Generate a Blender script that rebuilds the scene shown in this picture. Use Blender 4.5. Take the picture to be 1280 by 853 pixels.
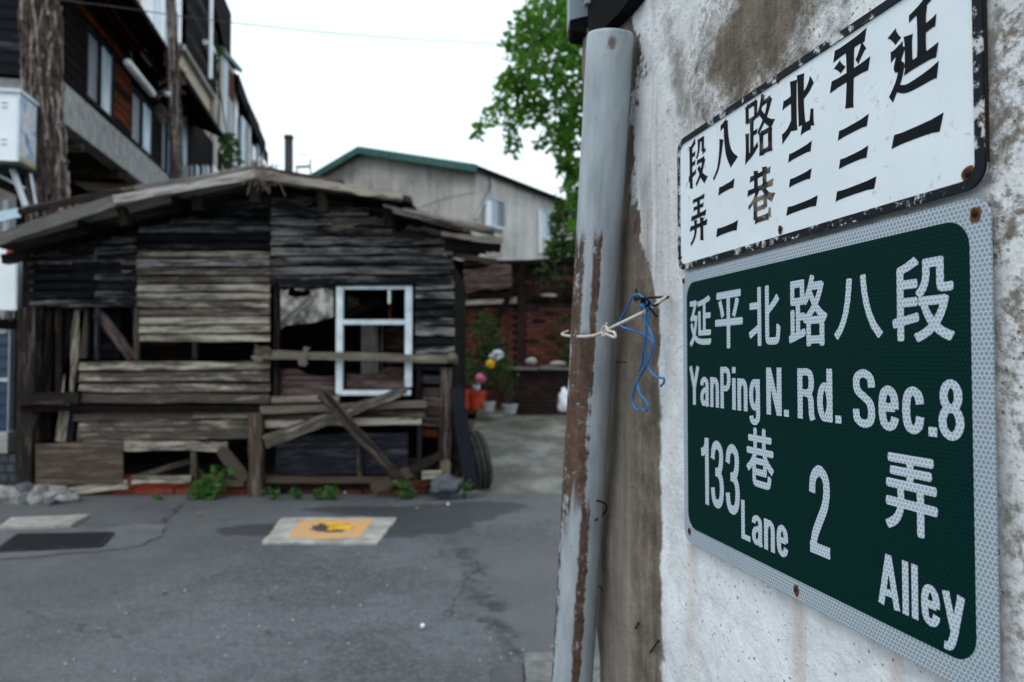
import bpy, bmesh, math, random
from mathutils import Vector, Matrix, noise as mnoise
R = math.radians
rng = random.Random(7)
SC = bpy.context.scene
COL = SC.collection
for o in list(bpy.data.objects):
    bpy.data.objects.remove(o)

# ------------------------------------------------------------------ camera
FPX, CX, CY, PITCH, EYE = 905.0, 640.0, 426.5, R(1.6), 1.5
cam_d = bpy.data.cameras.new('camera')
cam = bpy.data.objects.new('camera', cam_d); COL.objects.link(cam)
cam.location = (0, 0, EYE)
cam.rotation_euler = (R(90) + PITCH, 0, 0)
cam_d.sensor_width = 36.0
cam_d.lens = FPX / 1280.0 * 36.0
cam_d.clip_start = 0.02
cam_d.clip_end = 1500
cam_d.dof.use_dof = True
cam_d.dof.focus_distance = 0.85
cam_d.dof.aperture_fstop = 5.2
SC.camera = cam
SC.view_settings.view_transform = 'Standard'
SC.view_settings.look = 'None'
SC.view_settings.gamma = 1.0
SC.view_settings.exposure = 0.33
SC.view_settings.use_curve_mapping = False
SC.render.engine = 'CYCLES'
SC.cycles.use_denoising = True
SC.cycles.max_bounces = 5
SC.cycles.diffuse_bounces = 2
SC.cycles.transparent_max_bounces = 6

# ------------------------------------------------------------------ overcast sky and veiled sun
SUN_EL, SUN_AZ = R(58), R(215)          # azimuth clockwise from +Y: behind and left of the camera
world = bpy.data.worlds.new('World'); SC.world = world
world.use_nodes = True
nt = world.node_tree
bg = nt.nodes['Background']
sky = nt.nodes.new('ShaderNodeTexSky')
sky.sky_type = 'NISHITA'; sky.sun_disc = False
sky.sun_elevation = SUN_EL; sky.sun_rotation = SUN_AZ
sky.air_density = 1.0; sky.dust_density = 6.0; sky.ozone_density = 1.0
hs = nt.nodes.new('ShaderNodeHueSaturation')
hs.inputs['Saturation'].default_value = 0.10
cl = nt.nodes.new('ShaderNodeMix'); cl.data_type = 'RGBA'      # an even cloud layer in front of the clear sky
cl.inputs[0].default_value = 0.75
nt.links.new(sky.outputs[0], hs.inputs['Color'])
nt.links.new(hs.outputs[0], cl.inputs[6])
cl.inputs[7].default_value = (11.0, 12.6, 13.9, 1)
nt.links.new(cl.outputs[2], bg.inputs['Color'])
bg.inputs['Strength'].default_value = 0.10
sd = bpy.data.lights.new('sun', 'SUN'); sun = bpy.data.objects.new('sun', sd); COL.objects.link(sun)
sd.energy = 0.6; sd.angle = R(25); sd.color = (1.0, 0.97, 0.92)
sun.rotation_euler = (R(90) - SUN_EL, 0, -SUN_AZ + math.pi)

# ------------------------------------------------------------------ geometry of the view -> places in the world
def ray(px, py):
    a, b = (px - CX) / FPX, (CY - py) / FPX
    return Vector((a, math.cos(PITCH) - b * math.sin(PITCH), math.sin(PITCH) + b * math.cos(PITCH)))
def P(px, py, Y):
    d = ray(px, py); t = Y / d.y
    return Vector((d.x * t, Y, EYE + d.z * t))
def G(px, py, z=0.0):
    d = ray(px, py); t = (z - EYE) / d.z
    return Vector((d.x * t, d.y * t, z))
WX = Vector((0.2127, -0.9771, 0)); WX.normalize()       # along the sign wall, far -> near
WYv = Vector((-WX.y, WX.x, 0))                          # into the wall
WO = Vector((0.2868 - 0.2177 * (1.78 - 1.23), 1.78, 0))
WM = Matrix(((WX.x, WYv.x, 0, WO.x), (WX.y, WYv.y, 0, WO.y), (0, 0, 1, 0), (0, 0, 0, 1)))
def W(px, py, n=0.0):                                   # -> (u, z) on the wall plane, n metres proud of it
    d = ray(px, py); o = Vector((0, 0, EYE)) - (WO - WYv * n)
    t = -o.dot(WYv) / d.dot(WYv)
    p = o + d * t
    return p.dot(WX), p.z
def Wp(px, py, n=0.0):
    u, z = W(px, py, n)
    return WM @ Vector((u, -n, z))
FY0 = 10.5
TH = math.atan(0.188)
FO = Vector(((68 - 640) / FPX * FY0, FY0, 0))
FN = Vector((math.cos(TH), math.sin(TH), 0)); FD = Vector((-math.sin(TH), math.cos(TH), 0))
FM = Matrix(((FN.x, FD.x, 0, FO.x), (FN.y, FD.y, 0, FO.y), (0, 0, 1, 0), (0, 0, 0, 1)))
def F(px, py, n=0.0):                                   # -> (s, z) on the left row's facade plane
    d = ray(px, py); o = Vector((0, 0, EYE)) - (FO + FN * n)
    t = -o.dot(FN) / d.dot(FN)
    p = o + d * t
    return p.dot(FD), p.z

# ------------------------------------------------------------------ materials
class NT:
    def __init__(s, name, rough=0.85, spec=0.3, metal=0.0):
        s.m = bpy.data.materials.new(name); s.m.use_nodes = True
        s.t = s.m.node_tree; s.b = s.t.nodes['Principled BSDF']
        s.b.inputs['Roughness'].default_value = rough
        s.b.inputs['Specular IOR Level'].default_value = spec
        s.b.inputs['Metallic'].default_value = metal
        s.tc = s.t.nodes.new('ShaderNodeTexCoord')
        s.geo = s.t.nodes.new('ShaderNodeNewGeometry')
        s.oi = s.t.nodes.new('ShaderNodeObjectInfo')
    @property
    def obj(s): return s.tc.outputs['Object']
    @property
    def pos(s): return s.geo.outputs['Position']
    @property
    def rnd(s): return s.oi.outputs['Random']
    def lk(s, v, sock):
        if isinstance(v, (int, float)): sock.default_value = v
        elif isinstance(v, (tuple, list)):
            sock.default_value = tuple(v) + ((1,) if sock.type == 'RGBA' and len(v) == 3 else ())
        else: s.t.links.new(v, sock)
    def math(s, op, a, b=0.0, c=None, clamp=False):
        n = s.t.nodes.new('ShaderNodeMath'); n.operation = op; n.use_clamp = clamp
        s.lk(a, n.inputs[0]); s.lk(b, n.inputs[1])
        if c is not None: s.lk(c, n.inputs[2])
        return n.outputs[0]
    def vm(s, op, a, b=None, out=0):
        n = s.t.nodes.new('ShaderNodeVectorMath'); n.operation = op
        s.lk(a, n.inputs[0])
        if b is not None:
            if op == 'SCALE': s.lk(b, n.inputs['Scale'])
            else: s.lk(b, n.inputs[1])
        return n.outputs['Value'] if op in ('DOT_PRODUCT', 'LENGTH', 'DISTANCE') else n.outputs[0]
    def sep(s, v):
        n = s.t.nodes.new('ShaderNodeSeparateXYZ'); s.lk(v, n.inputs[0]); return n.outputs
    def comb(s, x=0.0, y=0.0, z=0.0):
        n = s.t.nodes.new('ShaderNodeCombineXYZ')
        for i, v in enumerate((x, y, z)): s.lk(v, n.inputs[i])
        return n.outputs[0]
    def noise(s, vec, scale=5.0, detail=4.0, rough=0.55, dist=0.0):
        n = s.t.nodes.new('ShaderNodeTexNoise')
        s.lk(vec, n.inputs['Vector']); n.inputs['Scale'].default_value = scale
        n.inputs['Detail'].default_value = detail; n.inputs['Roughness'].default_value = rough
        n.inputs['Distortion'].default_value = dist
        return n.outputs[0]
    def voro(s, vec, scale=5.0, feature='F1'):
        n = s.t.nodes.new('ShaderNodeTexVoronoi'); n.feature = feature
        s.lk(vec, n.inputs['Vector']); n.inputs['Scale'].default_value = scale
        return n.outputs['Distance']
    def step(s, v, lo, hi):                 # smooth 0..1 between lo and hi
        n = s.t.nodes.new('ShaderNodeMapRange'); n.interpolation_type = 'SMOOTHSTEP'
        s.lk(v, n.inputs[0]); s.lk(lo, n.inputs[1]); s.lk(hi, n.inputs[2])
        return n.outputs[0]
    def mix(s, f, a, b):
        n = s.t.nodes.new('ShaderNodeMix'); n.data_type = 'RGBA'
        s.lk(f, n.inputs[0]); s.lk(a, n.inputs[6]); s.lk(b, n.inputs[7])
        return n.outputs[2]
    def ramp(s, f, stops):
        n = s.t.nodes.new('ShaderNodeValToRGB'); s.lk(f, n.inputs[0])
        e = n.color_ramp.elements
        while len(e) < len(stops): e.new(0.5)
        for el, (p, c) in zip(e, stops): el.position = p; el.color = tuple(c) + (1,)
        return n.outputs[0]
    def bump(s, h, dist=0.01, strength=1.0):
        n = s.t.nodes.new('ShaderNodeBump'); s.lk(h, n.inputs['Height'])
        n.inputs['Distance'].default_value = dist; n.inputs['Strength'].default_value = strength
        s.t.links.new(n.outputs[0], s.b.inputs['Normal'])
    def color(s, c): s.lk(c, s.b.inputs['Base Color']); return s
    def rough(s, r): s.lk(r, s.b.inputs['Roughness']); return s

def plain(name, c, rough=0.7, spec=0.3, metal=0.0, var=0.25, scale=6.0, bump=0.0):
    n = NT(name, rough, spec, metal)
    v = n.vm('ADD', n.obj, n.vm('SCALE', (13.1, 7.7, 3.3), n.rnd))
    f = n.noise(v, scale, 5, 0.65)
    d = tuple(x * (1 - var) for x in c); l = tuple(min(1, x * (1 + var)) for x in c)
    n.color(n.ramp(f, [(0.3, d), (0.7, l)]))
    if bump: n.bump(f, bump)
    return n.m

def wood(name, dark, base, pale, wear=0.5, rough=0.9, moss=0.0):
    """weathered timber: grain runs along local X; bare silvery patches where paint and skin have worn off"""
    n = NT(name, rough, 0.06)
    off = n.vm('SCALE', (31.0, 17.0, 9.0), n.rnd)
    v = n.vm('ADD', n.obj, off)
    g = n.noise(n.vm('MULTIPLY', v, (1.6, 30.0, 30.0)), 2.2, 6, 0.7)
    p = n.noise(n.vm('MULTIPLY', v, (0.8, 3.0, 9.0)), 2.4, 7, 0.72, 0.15)
    fine = n.noise(n.vm('MULTIPLY', v, (3.0, 40.0, 60.0)), 3.0, 3, 0.6)
    c = n.ramp(g, [(0.25, tuple(x * 0.6 for x in dark)), (0.62, tuple(x * 0.66 for x in base))])
    wm = n.math('ADD', p, n.math('MULTIPLY', n.math('SUBTRACT', fine, 0.5), 0.35))
    wm = n.math('ADD', wm, n.math('MULTIPLY', n.math('SUBTRACT', n.rnd, 0.5), 0.24))
    lo = 0.66 - 0.28 * wear
    f = n.step(wm, lo - 0.02, lo + 0.22)
    c = n.mix(f, c, n.mix(g, tuple(x * 0.6 for x in pale), pale))
    if moss:
        mm = n.step(n.noise(v, 7.0, 4, 0.7), 0.55, 0.72)
        c = n.mix(n.math('MULTIPLY', mm, moss), c, (0.045, 0.05, 0.022))
    n.color(c)
    n.bump(n.math('ADD', g, n.math('MULTIPLY', f, 0.3)), 0.006, 0.8)
    return n.m

M = {}
M['wood_black'] = wood('blue black boards', (0.004, 0.005, 0.007), (0.017, 0.017, 0.022), (0.25, 0.23, 0.225), 0.50)  # darkest boards, used mostly in the upper courses
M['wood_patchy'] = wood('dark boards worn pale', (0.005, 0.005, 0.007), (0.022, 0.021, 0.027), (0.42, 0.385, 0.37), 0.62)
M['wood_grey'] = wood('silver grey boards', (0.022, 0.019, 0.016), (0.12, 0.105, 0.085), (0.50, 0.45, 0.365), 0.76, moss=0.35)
M['wood_pale'] = wood('pale bleached timber', (0.10, 0.085, 0.065), (0.24, 0.21, 0.165), (0.42, 0.385, 0.32), 0.7)
M['wood_roof'] = wood('bleached roof boards', (0.07, 0.064, 0.06), (0.24, 0.225, 0.21), (0.52, 0.49, 0.46), 0.72)
M['wood_brown'] = wood('brown weathered timber', (0.010, 0.008, 0.007), (0.042, 0.033, 0.028), (0.19, 0.16, 0.14), 0.50)
M['wood_tan'] = wood('tan plank', (0.05, 0.036, 0.027), (0.125, 0.095, 0.073), (0.25, 0.20, 0.16), 0.5)
M['wood_red'] = wood('reddish panel', (0.03, 0.016, 0.014), (0.085, 0.05, 0.043), (0.20, 0.15, 0.14), 0.45)
M['wood_slate'] = wood('blue grey panel', (0.009, 0.010, 0.013), (0.026, 0.029, 0.038), (0.10, 0.10, 0.115), 0.34)
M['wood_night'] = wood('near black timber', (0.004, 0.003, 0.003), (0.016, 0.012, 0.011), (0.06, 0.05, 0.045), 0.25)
M['wood_rust'] = wood('orange brown bare boards', (0.03, 0.01, 0.004), (0.14, 0.035, 0.012), (0.42, 0.10, 0.03), 0.55)
M['frame_white'] = plain('white painted window frame', (0.58, 0.66, 0.70), 0.6, 0.3, 0, 0.3, 5, 0.003)
M['dirt'] = plain('dark damp earth', (0.028, 0.023, 0.018), 0.95, 0.2, 0, 0.5, 4, 0.02)
M['concrete'] = plain('grey concrete', (0.30, 0.30, 0.29), 0.9, 0.2, 0, 0.35, 5, 0.01)
M['kerb'] = plain('dirty kerb concrete', (0.15, 0.15, 0.145), 0.9, 0.2, 0, 0.45, 14, 0.01)
M['concrete_pale'] = plain('pale concrete', (0.29, 0.29, 0.262), 0.9, 0.2, 0, 0.45, 5, 0.008)
M['lime'] = plain('limey rubble', (0.22, 0.22, 0.21), 0.95, 0.1, 0, 0.6, 9, 0.03)
M['rock'] = plain('dark stone', (0.07, 0.075, 0.085), 0.85, 0.3, 0, 0.5, 8, 0.02)
M['rubber'] = plain('dusty black rubber', (0.022, 0.022, 0.022), 0.85, 0.2, 0, 0.5, 10, 0.003)
M['rubber_dust'] = plain('muddy tread', (0.075, 0.07, 0.06), 0.95, 0.1, 0, 0.6, 12, 0.004)
M['white_paint'] = plain('white enamel box', (0.80, 0.84, 0.86), 0.4, 0.4, 0, 0.05, 2)
M['steel'] = plain('grey steel', (0.30, 0.32, 0.34), 0.5, 0.5, 0.6, 0.3, 8)
M['alu'] = plain('aluminium', (0.50, 0.56, 0.60), 0.4, 0.5, 0.3, 0.15, 5)
M['iron'] = plain('dark iron', (0.030, 0.033, 0.038), 0.6, 0.4, 0.5, 0.4, 12, 0.002)
M['rust'] = plain('rust', (0.13, 0.045, 0.018), 0.95, 0.1, 0, 0.6, 90, 0.0005)
M['nail'] = plain('rusted nail', (0.02, 0.014, 0.011), 0.8, 0.3, 0.3, 0.5, 200, 0.0003)
M['mortar'] = plain('old mortar', (0.06, 0.045, 0.038), 0.95, 0.1, 0, 0.5, 6, 0.01)
M['black'] = plain('black sheath and shade fill', (0.008, 0.008, 0.009), 0.85, 0.06, 0, 0.2, 5)  # tie wire sheath; also painted shade at the eave and drain grate
M['cable'] = plain('grey cable', (0.03, 0.034, 0.038), 0.6, 0.3, 0, 0.2, 5)
M['green_roof'] = plain('faded green roof trim', (0.045, 0.13, 0.115), 0.6, 0.3, 0, 0.3, 3)
M['roof_dark'] = plain('black weathered roofing', (0.010, 0.009, 0.010), 0.9, 0.05, 0, 0.5, 4, 0.02)
M['beige'] = plain('beige render', (0.46, 0.385, 0.295), 0.9, 0.2, 0, 0.18, 1.2)
M['cream'] = plain('cream grey render', (0.42, 0.40, 0.365), 0.9, 0.2, 0, 0.25, 1.0)
M['orange'] = plain('orange red plastic', (0.52, 0.055, 0.022), 0.55, 0.4, 0, 0.25, 6)
M['pot_white'] = plain('white glazed pot', (0.36, 0.385, 0.385), 0.4, 0.5, 0, 0.15, 5)
M['soil'] = plain('potting soil', (0.025, 0.018, 0.012), 0.95, 0.1)
M['pink'] = plain('pink petals', (0.75, 0.20, 0.36), 0.7, 0.2, 0, 0.2, 20)
M['yellow'] = plain('yellow petals', (0.80, 0.55, 0.03), 0.7, 0.2, 0, 0.2, 20)
M['white_petal'] = plain('pale petals', (0.62, 0.68, 0.78), 0.7, 0.2, 0, 0.15, 20)
M['red_petal'] = plain('red petals', (0.45, 0.02, 0.02), 0.7, 0.2, 0, 0.2, 20)
M['straw'] = plain('dry straw', (0.16, 0.125, 0.10), 0.95, 0.1, 0, 0.4, 6)
M['vine'] = plain('dry brown vine', (0.085, 0.065, 0.056), 0.95, 0.1, 0, 0.75, 7)
M['vine_pale'] = plain('pale dry vine', (0.27, 0.225, 0.20), 0.95, 0.1, 0, 0.6, 7)
M['bark'] = plain('bark', (0.05, 0.04, 0.03), 0.95, 0.1, 0, 0.5, 9, 0.02)
M['blue_wire'] = plain('blue plastic wire', (0.018, 0.135, 0.36), 0.4, 0.5, 0, 0.35, 40)
M['twine'] = plain('off white twine', (0.55, 0.49, 0.44), 0.8, 0.2, 0, 0.3, 120, 0.0006)
M['gutter'] = plain('blue grey sheet metal', (0.20, 0.26, 0.31), 0.5, 0.5, 0.2, 0.2, 6)
M['lamp_white'] = plain('white lamp casing', (0.72, 0.72, 0.70), 0.4, 0.4, 0, 0.1, 4)
M['blue_door'] = plain('blue glass door', (0.014, 0.042, 0.085), 0.3, 0.5, 0, 0.3, 3)
M['tile'] = plain('dark grey glazed tile', (0.035, 0.042, 0.052), 0.45, 0.5, 0, 0.35, 3)
M['pipe_blue'] = plain('pale blue corrugated plastic', (0.42, 0.55, 0.63), 0.5, 0.4, 0, 0.2, 3)
M['leaf_litter'] = plain('dry leaf', (0.24, 0.14, 0.08), 0.9, 0.1, 0, 0.3, 30)
M['white_litter'] = plain('white scrap', (0.7, 0.74, 0.78), 0.7, 0.2, 0, 0.1, 30)

def leaf(name, a, b, transl=0.45):
    n = NT(name, 0.55, 0.35)
    v = n.math('FRACT', n.math('MULTIPLY', n.geo.outputs['Random Per Island'], 7.31))
    c = n.mix(v, a, b); n.color(c)
    t = n.t.nodes.new('ShaderNodeBsdfTranslucent'); n.lk(n.mix(0.5, c, (0.17, 0.42, 0.02)), t.inputs[0])
    mx = n.t.nodes.new('ShaderNodeMixShader'); mx.inputs[0].default_value = transl
    out = n.t.nodes['Material Output']
    n.t.links.new(n.b.outputs[0], mx.inputs[1]); n.t.links.new(t.outputs[0], mx.inputs[2])
    n.t.links.new(mx.outputs[0], out.inputs[0])
    return n.m
M['leaf'] = leaf('tree leaves', (0.030, 0.10, 0.016), (0.11, 0.29, 0.035), 0.6)
M['leaf_weed'] = leaf('weed leaves', (0.022, 0.075, 0.012), (0.06, 0.17, 0.03), 0.3)
M['leaf_dark'] = leaf('dark pot plant leaves', (0.010, 0.028, 0.008), (0.03, 0.07, 0.018), 0.25)

def glass(name, c, rough=0.12):
    n = NT(name, rough, 0.5); n.color(c)
    return n.m
M['glass_grey'] = glass('dusty grey pane', (0.17, 0.19, 0.215), 0.5)
M['glass_blue'] = glass('pale blue pane', (0.46, 0.58, 0.66), 0.25)  # even pale blue base colour on an opaque pane

def brick_mat(name, a, b, c):
    n = NT(name, 0.92, 0.15)
    v = n.vm('ADD', n.obj, n.vm('SCALE', (11.0, 5.0, 3.0), n.rnd))
    f = n.noise(v, 14, 5, 0.7)
    col = n.mix(n.rnd, a, b)
    col = n.mix(n.step(f, 0.5, 0.72), col, c)
    n.color(col); n.bump(f, 0.006)
    return n.m
M['brick_red'] = brick_mat('red brick', (0.26, 0.048, 0.022), (0.14, 0.034, 0.022), (0.05, 0.03, 0.025))
M['brick_old'] = brick_mat('old dark brick', (0.14, 0.045, 0.032), (0.07, 0.028, 0.022), (0.035, 0.024, 0.02))
M['brick_black'] = brick_mat('blackish brick', (0.03, 0.017, 0.014), (0.018, 0.012, 0.011), (0.05, 0.03, 0.022))  # darkest brick, for the planter, the pier and upper wall courses

# --- asphalt: fine aggregate, older and newer patches, wet stains, cracks
def asphalt():
    n = NT('asphalt', 0.6, 0.5)
    v = n.pos
    agg = n.noise(v, 90, 3, 0.75)
    grit = n.voro(v, 130)
    coarse = n.noise(v, 38, 3, 0.8)
    big = n.noise(v, 0.9, 5, 0.6)
    med = n.noise(v, 5.0, 5, 0.65)
    c = n.ramp(agg, [(0.25, (0.028, 0.032, 0.037)), (0.5, (0.066, 0.075, 0.085)), (0.78, (0.17, 0.18, 0.19))])
    c = n.mix(n.step(big, 0.40, 0.60), n.mix(0.35, c, (0.03, 0.033, 0.038)), n.mix(0.55, c, (0.125, 0.135, 0.147)))
    c = n.mix(n.math('MULTIPLY', n.step(coarse, 0.52, 0.66), 0.75), c, (0.165, 0.172, 0.18))
    mott = n.noise(v, 13, 4, 0.7)
    c = n.mix(n.math('MULTIPLY', n.step(mott, 0.45, 0.68), 0.5), c, (0.125, 0.132, 0.14))
    c = n.mix(n.math('MULTIPLY', n.step(mott, 0.48, 0.3), 0.5), c, (0.035, 0.039, 0.044))
    c = n.mix(n.math('MULTIPLY', n.step(coarse, 0.48, 0.36), 0.7), c, (0.030, 0.033, 0.037))
    c = n.mix(n.math('MULTIPLY', n.step(med, 0.5, 0.75), 0.5), c, (0.043, 0.048, 0.054))
    x, y, z = n.sep(v)
    wob = n.math('SUBTRACT', n.noise(v, 2.2, 5, 0.65), 0.5)
    # older, paler, slightly brown strip to the right of the joint
    a, b = G(572, 680), G(655, 850)
    nx, ny = (b.y - a.y), -(b.x - a.x); L = math.hypot(nx, ny); nx /= L; ny /= L
    if nx < 0: nx, ny = -nx, -ny
    d = n.math('ADD', n.math('MULTIPLY', n.math('SUBTRACT', x, a.x), nx), n.math('MULTIPLY', n.math('SUBTRACT', y, a.y), ny))
    d = n.math('ADD', d, n.math('MULTIPLY', wob, 0.55))
    near = n.step(y, 6.4, 5.6)
    c = n.mix(n.math('MULTIPLY', n.step(d, -0.02, 0.06), n.math('MULTIPLY', near, 0.55)), c, n.mix(agg, (0.06, 0.06, 0.061), (0.13, 0.13, 0.13)))
    seam = n.math('MULTIPLY', n.math('SUBTRACT', 1.0, n.step(n.math('ABSOLUTE', d), 0.02, 0.17)), near)
    seam = n.math('MULTIPLY', seam, n.step(n.noise(v, 7, 4, 0.7), 0.42, 0.60))
    c = n.mix(n.math('MULTIPLY', seam, 0.9), c, (0.022, 0.023, 0.026))
    # left: a duller brown-grey worn area
    c = n.mix(n.math('MULTIPLY', n.step(x, -1.4, -3.2), 0.4), c, n.mix(agg, (0.042, 0.042, 0.044), (0.10, 0.098, 0.096)))
    wet = 0.0
    for (px, py, rx, ry) in [(318, 663, 0.34, 0.24), (520, 652, 0.55, 0.62), (570, 640, 0.62, 0.46), (470, 638, 0.75, 0.2), (600, 632, 0.5, 0.2)]:
        q = G(px, py)
        dx = n.math('DIVIDE', n.math('SUBTRACT', x, q.x), rx)
        dy = n.math('DIVIDE', n.math('SUBTRACT', y, q.y), ry)
        rr = n.math('SQRT', n.math('ADD', n.math('MULTIPLY', dx, dx), n.math('MULTIPLY', dy, dy)))
        rr = n.math('ADD', rr, n.math('MULTIPLY', wob, 1.1))
        wet = n.math('MAXIMUM', wet, n.step(rr, 1.05, 0.88))
    c = n.mix(n.math('MULTIPLY', wet, 0.72), c, (0.022, 0.024, 0.028))
    cr = n.voro(n.vm('ADD', v, n.vm('SCALE', n.comb(wob, wob, 0.0), 0.7)), 0.55, 'DISTANCE_TO_EDGE')
    crk = n.math('MULTIPLY', n.step(cr, 0.012, 0.004), n.step(n.noise(v, 0.8, 3), 0.5, 0.6))
    def crack(p, q, w, amp):
        A, Bq = G(*p), G(*q); d2 = (Bq - A); LL = d2.length; d2 = d2 / LL
        rx = n.math('SUBTRACT', x, A.x); ry = n.math('SUBTRACT', y, A.y)
        t = n.math('ADD', n.math('MULTIPLY', rx, d2.x), n.math('MULTIPLY', ry, d2.y))
        s = n.math('SUBTRACT', n.math('MULTIPLY', rx, d2.y), n.math('MULTIPLY', ry, d2.x))
        s = n.math('ADD', s, n.math('MULTIPLY', n.math('SUBTRACT', n.noise(v, 3.5, 5, 0.7), 0.5), amp))
        k = n.step(n.math('ABSOLUTE', s), w, w * 0.3)
        return n.math('MULTIPLY', k, n.math('MULTIPLY', n.step(t, -0.05, 0.05), n.step(t, LL + 0.05, LL - 0.05)))
    for args in [((228, 630), (196, 662), 0.035, 0.3), ((118, 659), (212, 652), 0.03, 0.2), ((600, 700), (560, 770), 0.014, 0.4), ((20, 760), (150, 800), 0.008, 0.4), ((330, 720), (470, 700), 0.008, 0.5)]:
        c = n.mix(n.math('MULTIPLY', crack(*args), 0.8), c, (0.018, 0.019, 0.021))
    n.color(c)
    n.rough(n.math('SUBTRACT', n.math('ADD', 0.52, n.math('MULTIPLY', coarse, 0.3)), n.math('MULTIPLY', wet, 0.1)))
    n.bump(n.math('ADD', n.math('MULTIPLY', grit, 0.6), n.math('SUBTRACT', agg, n.math('MULTIPLY', seam, 1.5))), 0.006, 0.9)
    return n.m
M['asphalt'] = asphalt()

def lane():
    n = NT('worn concrete lane', 0.8, 0.4)
    v = n.pos
    f = n.noise(v, 1.6, 6, 0.65); g = n.noise(v, 40, 4, 0.7)
    c = n.ramp(f, [(0.34, (0.055, 0.058, 0.038)), (0.50, (0.125, 0.127, 0.105)), (0.68, (0.32, 0.325, 0.31))])
    c = n.mix(n.math('MULTIPLY', g, 0.5), c, (0.10, 0.10, 0.085))
    n.color(c); n.bump(g, 0.006)
    return n.m
M['lane'] = lane()

def sidewalk():
    n = NT('dirty gutter concrete', 0.9, 0.3)
    v = n.pos
    f = n.noise(v, 2.5, 6, 0.7); g = n.noise(v, 70, 3, 0.7)
    c = n.ramp(f, [(0.3, (0.06, 0.065, 0.07)), (0.7, (0.145, 0.15, 0.157))])
    c = n.mix(n.math('MULTIPLY', g, 0.45), c, (0.06, 0.06, 0.06))
    n.color(c); n.bump(g, 0.005)
    return n.m
M['gutter_conc'] = sidewalk()

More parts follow.
